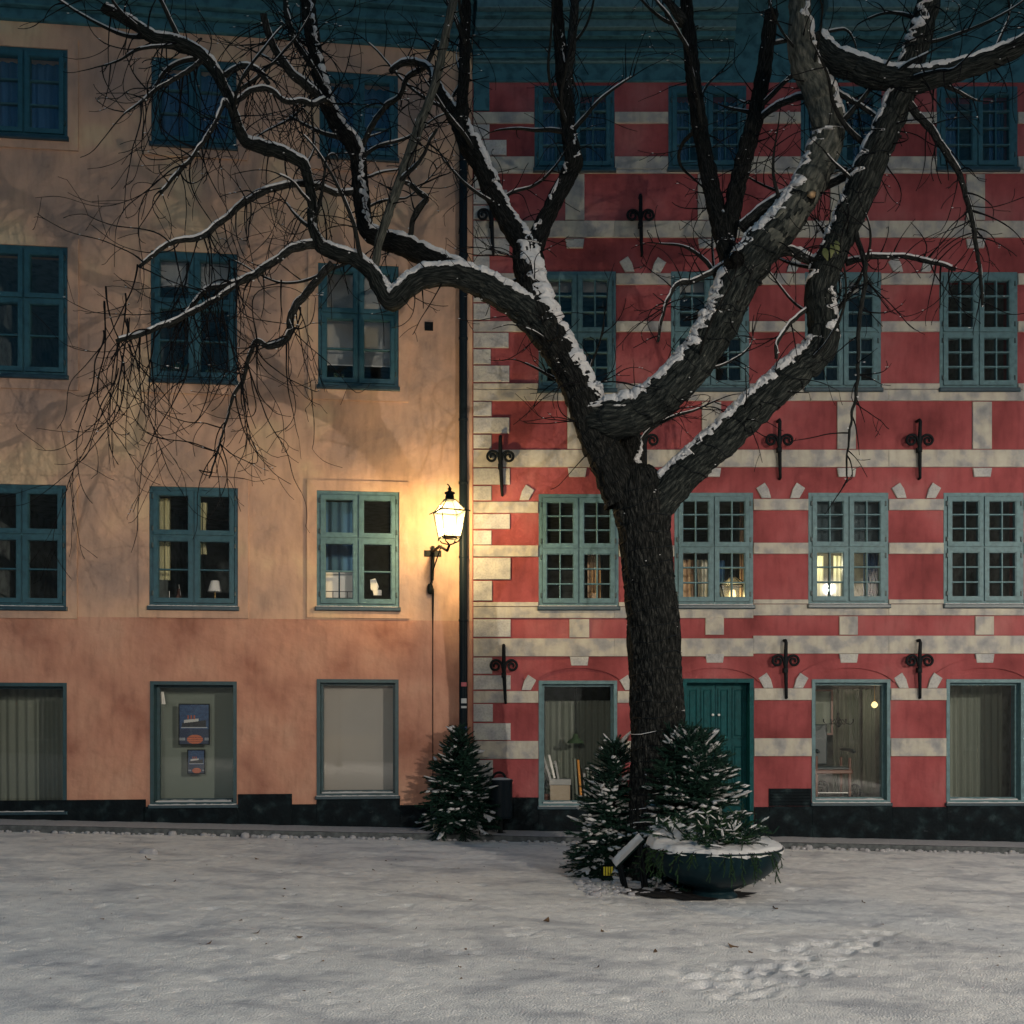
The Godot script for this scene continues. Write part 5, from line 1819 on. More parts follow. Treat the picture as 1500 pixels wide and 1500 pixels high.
# ---------------------------------------------------------------- lanterns
func wall_lantern(at: Vector3, turn: float, off: Vector3, energy: float, tint: Color, label: String):
	var t := thing("wall_lantern", label, "lantern", at, turn, "wall lanterns round the square")
	var b := off
	var yaw := 0.30
	var rot := Basis(Vector3.UP, yaw)
	var hb := 0.118
	var ht := 0.172
	var h := 0.35
	var corner := func(k: int, half: float, y: float) -> Vector3:
		var c: Vector2 = [Vector2(-1, 1), Vector2(1, 1), Vector2(1, -1), Vector2(-1, -1)][k % 4]
		return b + rot * Vector3(c.x * half, y, c.y * half)
	var fr := MB.new()
	var bar := func(p: Vector3, q: Vector3, r: float): fr.tube(PackedVector3Array([p, q]), PackedFloat32Array([r, r]), 6)
	for k in 4:
		bar.call(corner.call(k, hb, 0.0), corner.call(k, ht, h), 0.008)
		bar.call(corner.call(k, hb, 0.0), corner.call(k + 1, hb, 0.0), 0.009)
		bar.call(corner.call(k, ht, h), corner.call(k + 1, ht, h), 0.011)
		bar.call(corner.call(k, ht, h + 0.01), corner.call(k, ht + 0.045, h - 0.012), 0.007)
		bar.call(corner.call(k, ht, h), corner.call(k, 0.062, h + 0.16), 0.007)
		bar.call(corner.call(k, hb, 0.0), corner.call(k, hb + 0.004, -0.04), 0.008)
		# curved stays that gather under the body
		var c0: Vector3 = corner.call(k, hb, 0.0)
		var c1: Vector3 = b + Vector3(0, -0.10, 0)
		var cm: Vector3 = corner.call(k, hb * 0.75, -0.065)
		fr.tube(PackedVector3Array([c0, cm, c1]), PackedFloat32Array([0.008, 0.009, 0.010]), 6)
	part(t, "frame", fr.mesh(), M.lamp_iron)
	for k in 4:
		var g := MB.new()
		g.quad(corner.call(k, hb, 0.006), corner.call(k + 1, hb, 0.006), corner.call(k + 1, ht, h - 0.006), corner.call(k, ht, h - 0.006))
		part(t, "pane", g.mesh(), M.lamp_glass)
		g = MB.new()
		g.quad(corner.call(k, ht - 0.004, h + 0.006), corner.call(k + 1, ht - 0.004, h + 0.006), corner.call(k + 1, 0.062, h + 0.155), corner.call(k, 0.062, h + 0.155))
		part(t, "roof_pane", g.mesh(), M.lamp_opal)
	var cap := MB.new()
	cap.lathe([Vector2(0.085, h + 0.150), Vector2(0.092, h + 0.158), Vector2(0.062, h + 0.175), Vector2(0.055, h + 0.235), Vector2(0.075, h + 0.25), Vector2(0.07, h + 0.262), Vector2(0.035, h + 0.275), Vector2(0.02, h + 0.29), Vector2(0.03, h + 0.31), Vector2(0.012, h + 0.335), Vector2(0.001, h + 0.345)], 16, b)
	part(t, "cap", cap.mesh(), M.lamp_iron)
	var fin := MB.new()
	fin.tube(PackedVector3Array([b + Vector3(0, h + 0.33, 0), b + Vector3(-0.012, h + 0.36, 0), b + Vector3(-0.03, h + 0.375, 0), b + Vector3(-0.035, h + 0.36, 0)]), PackedFloat32Array([0.01, 0.009, 0.007, 0.005]), 6)
	part(t, "finial", fin.mesh(), M.lamp_iron)
	var bulb := MB.new()
	bulb.lathe([Vector2(0.001, 0.05), Vector2(0.05, 0.055), Vector2(0.066, 0.09), Vector2(0.074, 0.2), Vector2(0.064, 0.28), Vector2(0.001, 0.30)], 20, b)
	bulb.renormal()
	part(t, "bulb", bulb.mesh(), M.lamp_glow)
	var plate := MB.new()
	plate.lathe([Vector2(0.001, 0.0), Vector2(hb * 0.9, 0.0), Vector2(hb * 0.9, 0.012), Vector2(0.05, 0.03), Vector2(0.04, 0.06), Vector2(0.001, 0.06)], 16, b)
	part(t, "base_plate", plate.mesh(), M.lamp_iron)
	# bracket: wall plate, upright tube, curved arm, stay and cable
	var br := MB.new()
	br.rect(-0.125, -0.045, 0.125, 0.045, 0.0, 0.022, 0.005)
	br.rect(-0.105, -0.014, -0.08, 0.014, 0.02, 0.03, 0.004)
	br.rect(0.08, -0.014, 0.105, 0.014, 0.02, 0.03, 0.004)
	part(t, "wall_plate", br.mesh(), M.lamp_iron)
	br = MB.new()
	br.tube(PackedVector3Array([Vector3(0, 0.10, 0.05), Vector3(0, 0.0, 0.05), Vector3(-0.005, -0.2, 0.055), Vector3(-0.012, -0.4, 0.05)]), PackedFloat32Array([0.028, 0.03, 0.028, 0.024]), 10)
	br.tube(PackedVector3Array([Vector3(0, 0.02, 0.06), Vector3(off.x * 0.4, 0.01, off.z * 0.55), Vector3(off.x * 0.85, off.y - 0.17, off.z * 0.95), b + Vector3(0, -0.09, 0)]), PackedFloat32Array([0.022, 0.02, 0.02, 0.018]), 8)
	br.tube(PackedVector3Array([Vector3(-0.005, -0.28, 0.06), Vector3(off.x * 0.25, -0.13, off.z * 0.4), Vector3(off.x * 0.5, 0.0, off.z * 0.65)]), PackedFloat32Array([0.010, 0.010, 0.010]), 6)
	part(t, "bracket", br.mesh(), M.lamp_iron)
	br = MB.new()
	br.lathe([Vector2(0.001, -0.60), Vector2(0.03, -0.59), Vector2(0.045, -0.55), Vector2(0.045, -0.49), Vector2(0.03, -0.45), Vector2(0.001, -0.44)], 12, Vector3(-0.04, 0, 0.05))
	part(t, "junction_box", br.mesh(), M.lamp_iron)
	br = MB.new()
	br.tube(PackedVector3Array([Vector3(-0.012, -0.38, 0.045), Vector3(-0.03, -0.44, 0.05), Vector3(0.0, -0.53, 0.03), Vector3(0.002, -0.7, 0.025), Vector3(0.0, -1.1, 0.012), Vector3(0.0, -2.6, 0.010), Vector3(0.0, -3.7, 0.010)]), PackedFloat32Array([0.012, 0.012, 0.018, 0.016, 0.007, 0.006, 0.006]), 7)
	part(t, "cable", br.mesh(), M.iron)
	var l := OmniLight3D.new()
	l.name = "lantern_light"
	l.position = b + Vector3(0, 0.17, 0)
	l.light_color = tint
	l.light_energy = energy
	l.light_size = 0.055
	l.omni_range = 60.0
	l.omni_attenuation = 2.0
	l.shadow_enabled = true
	t.add_child(l)

func shade_lamp(at: Vector3, turn: float, energy: float, drop: float, tint: Color, label: String, pole := false):       # lamp out of view; its wide shade is added to darken the top storey
	var t := thing("shade_lamp", label, "lamp", at, turn)
	var b := Vector3(0, 0, 0.75)
	var mb := MB.new()
	mb.lathe([Vector2(0.30, 0.0), Vector2(0.285, 0.03), Vector2(0.20, 0.10), Vector2(0.08, 0.15), Vector2(0.06, 0.24), Vector2(0.001, 0.25)], 32, b)
	part(t, "shade", mb.mesh(), M.white_enamel)
	mb = MB.new()
	mb.lathe([Vector2(0.001, -0.06), Vector2(0.045, -0.04), Vector2(0.06, 0.0), Vector2(0.04, 0.055), Vector2(0.025, 0.12), Vector2(0.001, 0.12)], 18, b - Vector3(0, drop, 0))
	mb.renormal()
	part(t, "bulb", mb.mesh(), M.lamp_glow)
	mb = MB.new()
	mb.tube(PackedVector3Array([Vector3(0, 0.0, 0), Vector3(0, 0.25, 0.2), Vector3(0, 0.36, 0.5), b + Vector3(0, 0.34, 0), b + Vector3(0, 0.22, 0)]), PackedFloat32Array([0.025, 0.022, 0.02, 0.02, 0.02]), 8)
	mb.lathe([Vector2(0.001, -0.08), Vector2(0.06, -0.08), Vector2(0.06, 0.08), Vector2(0.001, 0.08)], 12, Vector3(0, 0, 0.0))
	part(t, "arm", mb.mesh(), M.lamp_iron)
	if pole:
		mb = MB.new()
		mb.tube(PackedVector3Array([Vector3(0, -at.y - 0.3, 0), Vector3(0, -at.y + 1.0, 0), Vector3(0, 0.1, 0)]), PackedFloat32Array([0.09, 0.06, 0.045]), 12)
		part(t, "pole", mb.mesh(), M.lamp_iron)
	var l := OmniLight3D.new()
	l.name = "lamp_light"
	l.position = b - Vector3(0, drop, 0)
	l.light_color = tint
	l.light_energy = energy
	l.light_size = 0.055
	l.omni_range = 60.0
	l.omni_attenuation = 2.0
	l.shadow_enabled = true
	t.add_child(l)

# ---------------------------------------------------------------- the other sides of the square, seen only in the window panes
func build_surroundings():
	var h := thing("pale_house", "pale plastered house across the square, mirrored in the shop windows", "house", Vector3(0, 0, 15.0), PI)
	facade(h, 16.0, 6, M.pale_plaster)
	var s := thing("side_house", "plastered house along the right side of the square, mirrored in the windows", "house", Vector3(11.8, 0, -1.5), -PI / 2)
	facade(s, 9.0, 4, M.side_plaster)

func facade(h: Node3D, half: float, cols: int, m: Material):
	var holes := []
	for f in 4:
		for k in cols:
			var cx := lerpf(-half, half, (k + 0.5) / cols)
			holes.append([cx - 0.6, 0.9 + f * 3.0, cx + 0.6, 2.6 + f * 3.0])
	var mb := MB.new()
	mb.wall(-half, -0.9, half, 13.0, holes, 0.0, -0.4)
	part(h, "wall", mb.mesh(), m)
	for r in holes:
		mb = MB.new()
		mb.ring(r[0], r[1], r[2], r[3], 0.08, -0.2, -0.1)
		mb.box(-0.03 + (r[0] + r[2]) / 2, r[1] + 0.08, -0.2, 0.03 + (r[0] + r[2]) / 2, r[3] - 0.08, -0.1)
		var w := part(h, "window", mb.mesh(), M.white_enamel)
		pane(w, r[0] + 0.08, r[1] + 0.08, r[2] - 0.08, r[3] - 0.08, -0.15)
	mb = MB.new()
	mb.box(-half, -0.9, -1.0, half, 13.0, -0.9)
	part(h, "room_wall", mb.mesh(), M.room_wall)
	mb = MB.new()
	mb.quad(Vector3(-half, 13.0, 0.4), Vector3(half, 13.0, 0.4), Vector3(half, 16.5, -4.5), Vector3(-half, 16.5, -4.5))
	part(h, "roof", mb.mesh(), M.roof_tile)

# ---------------------------------------------------------------- what stands behind the panes
# house coordinates: x along the wall, y up, z into the square; a thing is put at its base
func in_house(house: Node3D, called: String, label: String, category: String, x: float, y: float, z: float, group := "") -> Node3D:
	# x is where the thing shows in the wall's opening; standing deeper in, it lies farther out along the same sight line
	var eye := house.transform.affine_inverse() * Vector3(0, EYE, 0)
	var q := eye.x + (x - eye.x) * (eye.z - z) / eye.z
	return thing(called, label, category, house.transform * Vector3(q, y, z), house.rotation.y, group)

func drape(house: Node3D, x0: float, x1: float, y0: float, y1: float, z: float, m: Material, label: String, folds := 5.0, pinch := 0.0, group := ""):
	var t := in_house(house, "curtain", label, "curtain", (x0 + x1) / 2, y0, z, group)
	var mb := MB.new()
	var w := x1 - x0
	var hh := y1 - y0
	var nx := int(folds * 8)
	var last := []
	for j in 13:
		var f := j / 12.0
		var row := []
		for i in nx + 1:
			var u := float(i) / nx
			var squeeze := 1.0 - pinch * sin(f * PI) * (1.0 - f)
			var x := (u - 0.5) * w * squeeze
			var q := 0.022 * sin(u * TAU * folds + 0.6 * sin(f * 2.0)) * lerpf(1.15, 0.8, f)
			row.append(Vector3(x, f * hh, q))
		if j:
			for i in nx:
				mb.quad(last[i], last[i + 1], row[i + 1], row[i])
		last = row
	mb.renormal()
	part(t, "cloth", mb.mesh(), m)

func build_rooms():
	rng.seed = 90
	var mb: MB
	var Z := -0.50
	# ---- ochre house, first floor by the lantern: checked towels and a folded paper
	var w: Array = L_WIN.b2
	for k in 2:
		var xa := lx(477 + k * 21)
		var t := in_house(ochre, "hanging_towel", ["white checked towel behind the lantern window, plain", "white checked towel behind the lantern window, with a red tulip print"][k], "towel", xa, w[1] + 0.02, -0.22, "towels in the window")
		mb = MB.new()
		mb.rect(0, 0, 0.185, 0.52, -0.006, 0.006, 0.003)
		part(t, "cloth", mb.mesh(), M.white_cloth)
		mb = MB.new()
		for q in [[0.0, 0.185, 0.13, 0.145], [0.0, 0.185, 0.23, 0.24]]:
			mb.rect(q[0], q[2], q[1], q[3], 0.004, 0.0085)
		mb.rect(0.10, 0.0, 0.112, 0.24, 0.004, 0.0075)
		part(t, "check", mb.mesh(), M.black_line)
		if k == 1:
			mb = MB.new()
			leaf(mb, Vector3(0.165, 0.03, 0.012), Vector3(-0.25, 1, 0).normalized(), Vector3(1, 0.25, 0).normalized(), 0.19, 0.035)
			part(t, "tulip_print", mb.mesh(), M.red_print)
	var t2 := in_house(ochre, "folded_paper", "crumpled white paper hanging in the lantern window beside the towels", "paper", lx(550), w[1] + 0.24, -0.25)
	mb = MB.new()
	mb.prism([Vector2(-0.07, 0.05), Vector2(0.02, 0.02), Vector2(0.05, 0.10), Vector2(0.0, 0.22), Vector2(-0.08, 0.2)], -0.01, 0.012, 0.004)
	mb.prism([Vector2(-0.03, -0.03), Vector2(0.09, -0.03), Vector2(0.09, 0.05), Vector2(-0.04, 0.06)], -0.008, 0.016, 0.004)
	part(t2, "paper", mb.mesh(), M.white_cloth)
	drape(ochre, w[0] + 0.05, w[0] + 0.62, w[1], w[3], -0.75, M.curtain_blue, "dark blue curtain hanging behind the lantern window", 4.0)
	# ---- ochre house, first floor left: table lamp, bottle, curtains
	w = L_WIN.a2
	t2 = in_house(ochre, "table_lamp", "small unlit table lamp with a white shade in the window", "lamp", lx(315), w[1] + 0.02, -0.34)
	mb = MB.new()
	mb.lathe([Vector2(0.05, 0.0), Vector2(0.05, 0.01), Vector2(0.008, 0.02), Vector2(0.006, 0.30)], 14)
	part(t2, "stem", mb.mesh(), M.brass)
	mb = MB.new()
	mb.lathe([Vector2(0.105, 0.24), Vector2(0.06, 0.40)], 24)
	part(t2, "shade", mb.mesh(), M.white_cloth)
	t2 = in_house(ochre, "bottle", "dark bottle and brush standing in the window beside the table lamp", "bottle", lx(262), w[1] + 0.02, -0.34)
	mb = MB.new()
	mb.lathe([Vector2(0.001, 0), Vector2(0.05, 0.0), Vector2(0.055, 0.03), Vector2(0.05, 0.14), Vector2(0.02, 0.2), Vector2(0.016, 0.28), Vector2(0.001, 0.285)], 16)
	part(t2, "body", mb.mesh(), M.chair_wood)
	mb = MB.new()
	mb.tube(PackedVector3Array([Vector3(0.04, 0.1, 0), Vector3(0.0, 0.34, 0)]), PackedFloat32Array([0.006, 0.006]), 6)
	mb.tube(PackedVector3Array([Vector3(-0.13, 0.0, 0.02), Vector3(-0.13, 0.24, 0.02)]), PackedFloat32Array([0.006, 0.006]), 6)
	part(t2, "brush", mb.mesh(), M.white_cloth)
	drape(ochre, w[0] + 0.13, w[0] + 0.29, w[1] + 0.42, w[3] - 0.1, -0.3, M.curtain_cream, "narrow cream curtain at the edge of the table lamp window", 2.0)
	drape(ochre, lx(290), lx(304), w[1] + 0.80, w[3] - 0.15, -0.3, M.curtain_cream, "cream curtain looped up over the table lamp", 2.0, 0.5)
	# ---- ochre house, second floor
	w = L_WIN.b3
	for k in 2:
		var xa: float = [lx(478), lx(531)][k]
		t2 = in_house(ochre, "roller_blind", "pale roller blind pulled half down behind the window over the lantern", "blind", xa, ly(525, 528), -0.22, "roller blinds")
		mb = MB.new()
		mb.rect(0, 0.0, lx(573) - lx(531), w[3] - 0.06 - ly(525, 528), -0.004, 0.004)
		part(t2, "cloth", mb.mesh(), M.blind_cloth)
		mb = MB.new()
		mb.tube(PackedVector3Array([Vector3(0, 0, 0), Vector3(lx(573) - lx(531), 0, 0)]), PackedFloat32Array([0.010, 0.010]), 8)
		part(t2, "bottom_rail", mb.mesh(), M.white_enamel)
	potted(ochre, lx(497), w[1] + 0.02, -0.25, "orange_thing", "small potted plant below the half drawn blind", 0.16)
	potted(ochre, lx(556), w[1] + 0.02, -0.25, "pot_blue", "blue pot below the half drawn blind", 0.05)
	w = L_WIN.a3
	potted(ochre, lx(245), w[1] + 0.02, -0.22, "orange_thing", "orange pot in the window behind the hanging twigs", 0.14)
	potted(ochre, lx(268), w[1] + 0.02, -0.24, "chair_wood", "brown pot with leaves in the window behind the hanging twigs", 0.22)
	potted(ochre, lx(312), w[1] + 0.02, -0.24, "white_enamel", "white pot with leaves in the window behind the hanging twigs", 0.18)
	for k in 2:
		var xa: float = [lx(233), lx(291)][k]
		t2 = in_house(ochre, "roller_blind", "short pale roller blind at the top of the window behind the hanging twigs", "blind", xa, w[3] - 0.42, -0.2, "roller blinds")
		mb = MB.new()
		mb.rect(0, 0, 0.44, 0.38, -0.004, 0.004)
		part(t2, "cloth", mb.mesh(), M.blind_cloth)
	for k in ["a4", "b4", "z4"]:
		w = L_WIN[k]
		drape(ochre, w[0] + 0.04, w[2] - 0.04, w[1], w[3], -0.35, M.curtain_blue, "dark blue curtains drawn across a top floor window of the ochre house", 9.0, 0.0, "blue top floor curtains")
	# ---- ochre house, shop windows: ship posters, and a paper screen
	build_posters()
	w = L_WIN.b1
	t2 = in_house(ochre, "paper_screen", "plain beige paper screen filling the shop window under the lantern", "screen", (w[0] + w[2]) / 2, w[1] + 0.05, -0.36)
	mb = MB.new()
	mb.rect(-(w[2] - w[0]) / 2 - 0.1, -0.1, (w[2] - w[0]) / 2 + 0.1, w[3] - w[1] + 0.1, -0.01, 0.0)
	part(t2, "sheet", mb.mesh(), M.room_paper)
	w = L_WIN.a1
	t2 = in_house(ochre, "window_screen", "grey green screen behind the two ship pictures", "screen", (w[0] + w[2]) / 2, w[1] + 0.05, -0.62)
	mb = MB.new()
	mb.rect(-(w[2] - w[0]) / 2 - 0.1, -0.1, (w[2] - w[0]) / 2 + 0.1, w[3] - w[1] + 0.1, -0.01, 0.0)
	part(t2, "sheet", mb.mesh(), M.room_screen)
	t2 = in_house(ochre, "folded_paper", "white strips added in place of a reflection above the ship pictures", "paper", lx(238), w[3] - 0.32, -0.36)  # white strips stand in for a streaky reflection on the glass
	mb = MB.new()
	for q in [[-0.04, -0.25], [0.03, 0.22], [0.0, 0.05]]:
		mb.tube(PackedVector3Array([Vector3(q[0], 0.0, 0), Vector3(q[0] * 0.3, 0.18, 0)]), PackedFloat32Array([0.016, 0.010]), 6)
	part(t2, "strips", mb.mesh(), M.white_cloth)
	drape(ochre, L_WIN.z1[0], L_WIN.z1[2], L_WIN.z1[1], L_WIN.z1[3], -0.9, M.curtain_grey, "grey curtain in the shop window beyond the ship pictures", 9.0)
	drape(red, R_WIN.d1[0], R_WIN.d1[2] - 0.3, R_WIN.d1[1], R_WIN.d1[3], -0.9, M.curtain_grey, "grey curtain in the shop window beyond the wheeled armchair", 8.0)
	# ---- red house, upper floors
	for k in ["a4", "b4", "c4", "d4"]:
		w = R_WIN[k]
		drape(red, w[0] + 0.06, w[0] + 0.30, w[1], w[3], -0.4, M.curtain_blue, "blue curtain in a top floor window of the red house", 4.0, 0.0, "blue curtains of the red house")
		drape(red, w[2] - 0.42, w[2] - 0.10, w[1], w[3], -0.4, M.curtain_blue, "blue curtain in a top floor window of the red house", 5.0, 0.0, "blue curtains of the red house")
	for k in ["a3", "b3", "c3"]:
		w = R_WIN[k]
		t2 = in_house(red, "roller_blind", "cream roller blind rolled nearly up in a second floor window of the red house", "blind", w[0] + 0.08, w[3] - 0.20, -0.25, "rolled up blinds of the red house")
		mb = MB.new()
		mb.rect(0, 0, w[2] - w[0] - 0.16, 0.16, -0.004, 0.004)
		part(t2, "cloth", mb.mesh(), M.blind_cloth)
	# ---- red house, first floor
	w = R_WIN.a2
	drape(red, rx(860), rx(880), w[1], ry(800), -0.55, M.curtain_tan, "tan curtain in the first floor window left of the tree trunk", 3.0)
	t2 = in_house(red, "vase", "pale vase on the sill of the first floor window left of the tree trunk", "vase", rx(870), w[1] + 0.01, -0.3)
	mb = MB.new()
	mb.lathe([Vector2(0.001, 0), Vector2(0.05, 0), Vector2(0.075, 0.08), Vector2(0.05, 0.18), Vector2(0.06, 0.22)], 20)
	part(t2, "body", mb.mesh(), M.curtain_tan)
	w = R_WIN.b2
	drape(red, rx(1083), rx(1101), w[1], w[3], -0.42, M.curtain_tan, "tan curtain beside the stand-in for the mirrored lantern", 3.0)
	drape(red, rx(1020), rx(1038), w[1], ry(812), -0.5, M.curtain_white, "white curtain tied back in the mirrored lantern window", 3.0, 0.4)
	drape(red, rx(1046), rx(1062), w[1], ry(812), -0.55, M.curtain_blue, "blue curtain hanging behind the stand-in for the mirrored lantern", 3.0, 0.3)
	drape(red, rx(990), rx(1016), w[1], ry(812), -0.5, M.curtain_tan, "brown curtain at the edge of the mirrored lantern window", 3.0)
	reflection_lantern()
	w = R_WIN.c2  # lamp and white curtains added here in place of a mirrored lit wall
	drape(red, w[0] + 0.05, w[0] + 0.22, w[1], ry(806), -0.5, M.curtain_white, "white curtain added to carry a reflected glow in the first floor window, at the jamb", 3.0)
	drape(red, w[0] + 0.36, w[0] + 0.56, w[1], ry(806), -0.5, M.curtain_white, "white curtain added to carry a reflected glow in the first floor window, at the mullion", 3.0)
	drape(red, w[0] + 0.80, w[2], w[1], w[3], -0.46, M.curtain_blue, "dark curtain drawn over half of the lit first floor window", 5.0)
	t2 = in_house(red, "roller_blind", "dark blind added to black out the upper half of the lit first floor window", "blind", w[0] + 0.55, ry(803), -0.2)
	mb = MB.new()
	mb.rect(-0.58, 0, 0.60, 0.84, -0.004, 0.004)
	part(t2, "cloth", mb.mesh(), M.added_dark_blind)  # added blind keeps the lamp glow out of the upper panes
	room_lamp(red, w[0] + 0.13, w[1] + 0.70, -0.85, 0.7, "globe lamp added behind the white curtains in place of a reflected lit wall")  # added lamp; its glow stands for a reflection on the panes
	# ---- red house, shop with books
	w = R_WIN.a1
	drape(red, w[0] + 0.05, w[2], w[1], ry(1024), -1.1, M.curtain_grey, "grey green pleated curtain at the back of the shop with the books", 11.0)
	t2 = in_house(red, "pendant_lamp", "unlit black pendant lamp hanging in the shop with the books", "lamp", rx(843), ry(1090), -0.7)
	mb = MB.new()
	mb.tube(PackedVector3Array([Vector3(0, 0.1, 0), Vector3(0, 1.05, 0)]), PackedFloat32Array([0.006, 0.006]), 6)
	part(t2, "cord", mb.mesh(), M.iron)
	mb = MB.new()
	mb.lathe([Vector2(0.13, 0.0), Vector2(0.12, 0.03), Vector2(0.05, 0.08), Vector2(0.03, 0.14), Vector2(0.001, 0.15)], 20)
	part(t2, "shade", mb.mesh(), M.plant_leaf)
	t2 = in_house(red, "lidded_box", "pale lidded cardboard box in the shop window", "box", rx(820), w[1] + 0.06, -0.42)
	mb = MB.new()
	mb.rect(-0.15, 0, 0.15, 0.24, -0.12, 0.10, 0.006)
	part(t2, "box", mb.mesh(), M.cardboard)
	mb = MB.new()
	mb.rect(-0.165, 0.24, 0.165, 0.33, -0.13, 0.115, 0.008)
	part(t2, "lid", mb.mesh(), M.blind_cloth)
	var n := 0
	for q in [[806, 0.32, 0.42, "blind_cloth", 0.30], [812, 0.34, 0.36, "white_cloth", 0.24], [818, 0.30, 0.30, "blind_cloth", 0.18], [845, -0.0, 0.64, "curtain_grey", 0.06], [851, -0.0, 0.62, "orange_thing", 0.08], [857, 0.0, 0.42, "blind_cloth", 0.05], [862, 0.0, 0.47, "curtain_grey", 0.04], [868, 0.0, 0.44, "white_cloth", 0.02], [884, -0.0, 0.74, "white_cloth", -0.22]]:
		var lab: String = ["thin grey picture frame", "white slim book", "slim grey book", "tall grey green folder", "tall orange edged frame", "short pale folder", "grey green book", "white book", "tall white frame leaning by the jamb"][n]
		t2 = in_house(red, "leaning_book", lab + " leaning in the shop window", "book", rx(q[0]), w[1] + 0.06 + q[1], -0.5 if n < 3 else -0.36, "books and frames in the shop window")
		t2.rotation.z = q[4]
		mb = MB.new()
		mb.rect(-0.016, 0, 0.016, q[2], -0.14, 0.12, 0.003)
		part(t2, "cover", mb.mesh(), M[q[3]])
		n += 1
	potted(red, rx(800), w[1] + 0.06, -0.45, "chair_wood", "leafy plant at the edge of the shop with the books", 0.6)
	# ---- red house, shop with the wheeled armchair
	w = R_WIN.c1
	drape(red, rx(1218), rx(1262), w[1] + 0.06, w[3] - 0.1, -1.5, M.curtain_grey, "long pale curtain behind the wheeled armchair", 6.0)
	drape(red, rx(1262), rx(1292), w[1] + 0.06, w[3] - 0.1, -1.35, M.curtain_grey, "grey curtain beside the lit sconce in the shop", 5.0)
	t2 = in_house(red, "wall_panel", "dark framed picture behind the wheeled armchair", "picture", rx(1203), ry(1078), -1.2)
	mb = MB.new()
	mb.ring(-0.22, 0, 0.18, 0.72, 0.03, -0.02, 0.02)
	part(t2, "picture_frame", mb.mesh(), M.chair_wood)
	mb = MB.new()
	mb.rect(-0.19, 0.03, 0.15, 0.69, -0.015, 0.0)
	part(t2, "picture", mb.mesh(), M.curtain_grey)
	build_armchair()
	build_chandelier()
	room_lamp(red, rx(1281), ry(1031), -0.8, 0.10, "small lit globe sconce in the shop with the wheeled armchair")

func potted(house: Node3D, x: float, y: float, z: float, m: String, label: String, leafy: float):
	var t := in_house(house, "potted_plant", label, "plant", x, y, z)
	var mb := MB.new()
	mb.lathe([Vector2(0.001, 0), Vector2(0.045, 0), Vector2(0.06, 0.10), Vector2(0.052, 0.10), Vector2(0.05, 0.09), Vector2(0.001, 0.088)], 16)
	part(t, "pot", mb.mesh(), M[m])
	mb = MB.new()
	for k in int(10 + leafy * 60):
		var a := rng.randf() * TAU
		var d := Vector3(cos(a) * 0.6, rng.randf_range(0.4, 1.4), sin(a) * 0.6).normalized()
		leaf(mb, Vector3(cos(a) * 0.02, 0.09 + rng.randf() * leafy * 0.6, sin(a) * 0.02), d, d.cross(Vector3(sin(a), 0.3, cos(a))).normalized(), rng.randf_range(0.06, 0.12) + leafy * 0.15, 0.012 + leafy * 0.02)
	part(t, "leaves", mb.mesh(), M.plant_leaf)

func room_lamp(house: Node3D, x: float, y: float, z: float, energy: float, label: String):
	var t := in_house(house, "globe_lamp", label, "lamp", x, y, z)
	var mb := MB.new()
	mb.lathe([Vector2(0.001, -0.05), Vector2(0.035, -0.035), Vector2(0.05, 0.0), Vector2(0.035, 0.035), Vector2(0.012, 0.05)], 18)
	mb.renormal()
	part(t, "globe", mb.mesh(), M.lamp_glow)
	mb = MB.new()
	mb.lathe([Vector2(0.014, 0.05), Vector2(0.02, 0.07), Vector2(0.006, 0.09), Vector2(0.006, 0.30), Vector2(0.001, 0.30)], 10)
	part(t, "holder", mb.mesh(), M.brass)
	var l := OmniLight3D.new()
	l.name = "globe_light"
	l.light_color = Color(1.0, 0.96, 0.80)
	l.light_energy = energy
	l.light_size = 0.04
	l.omni_range = 20.0
	l.omni_attenuation = 2.0
	l.shadow_enabled = true
	t.add_child(l)

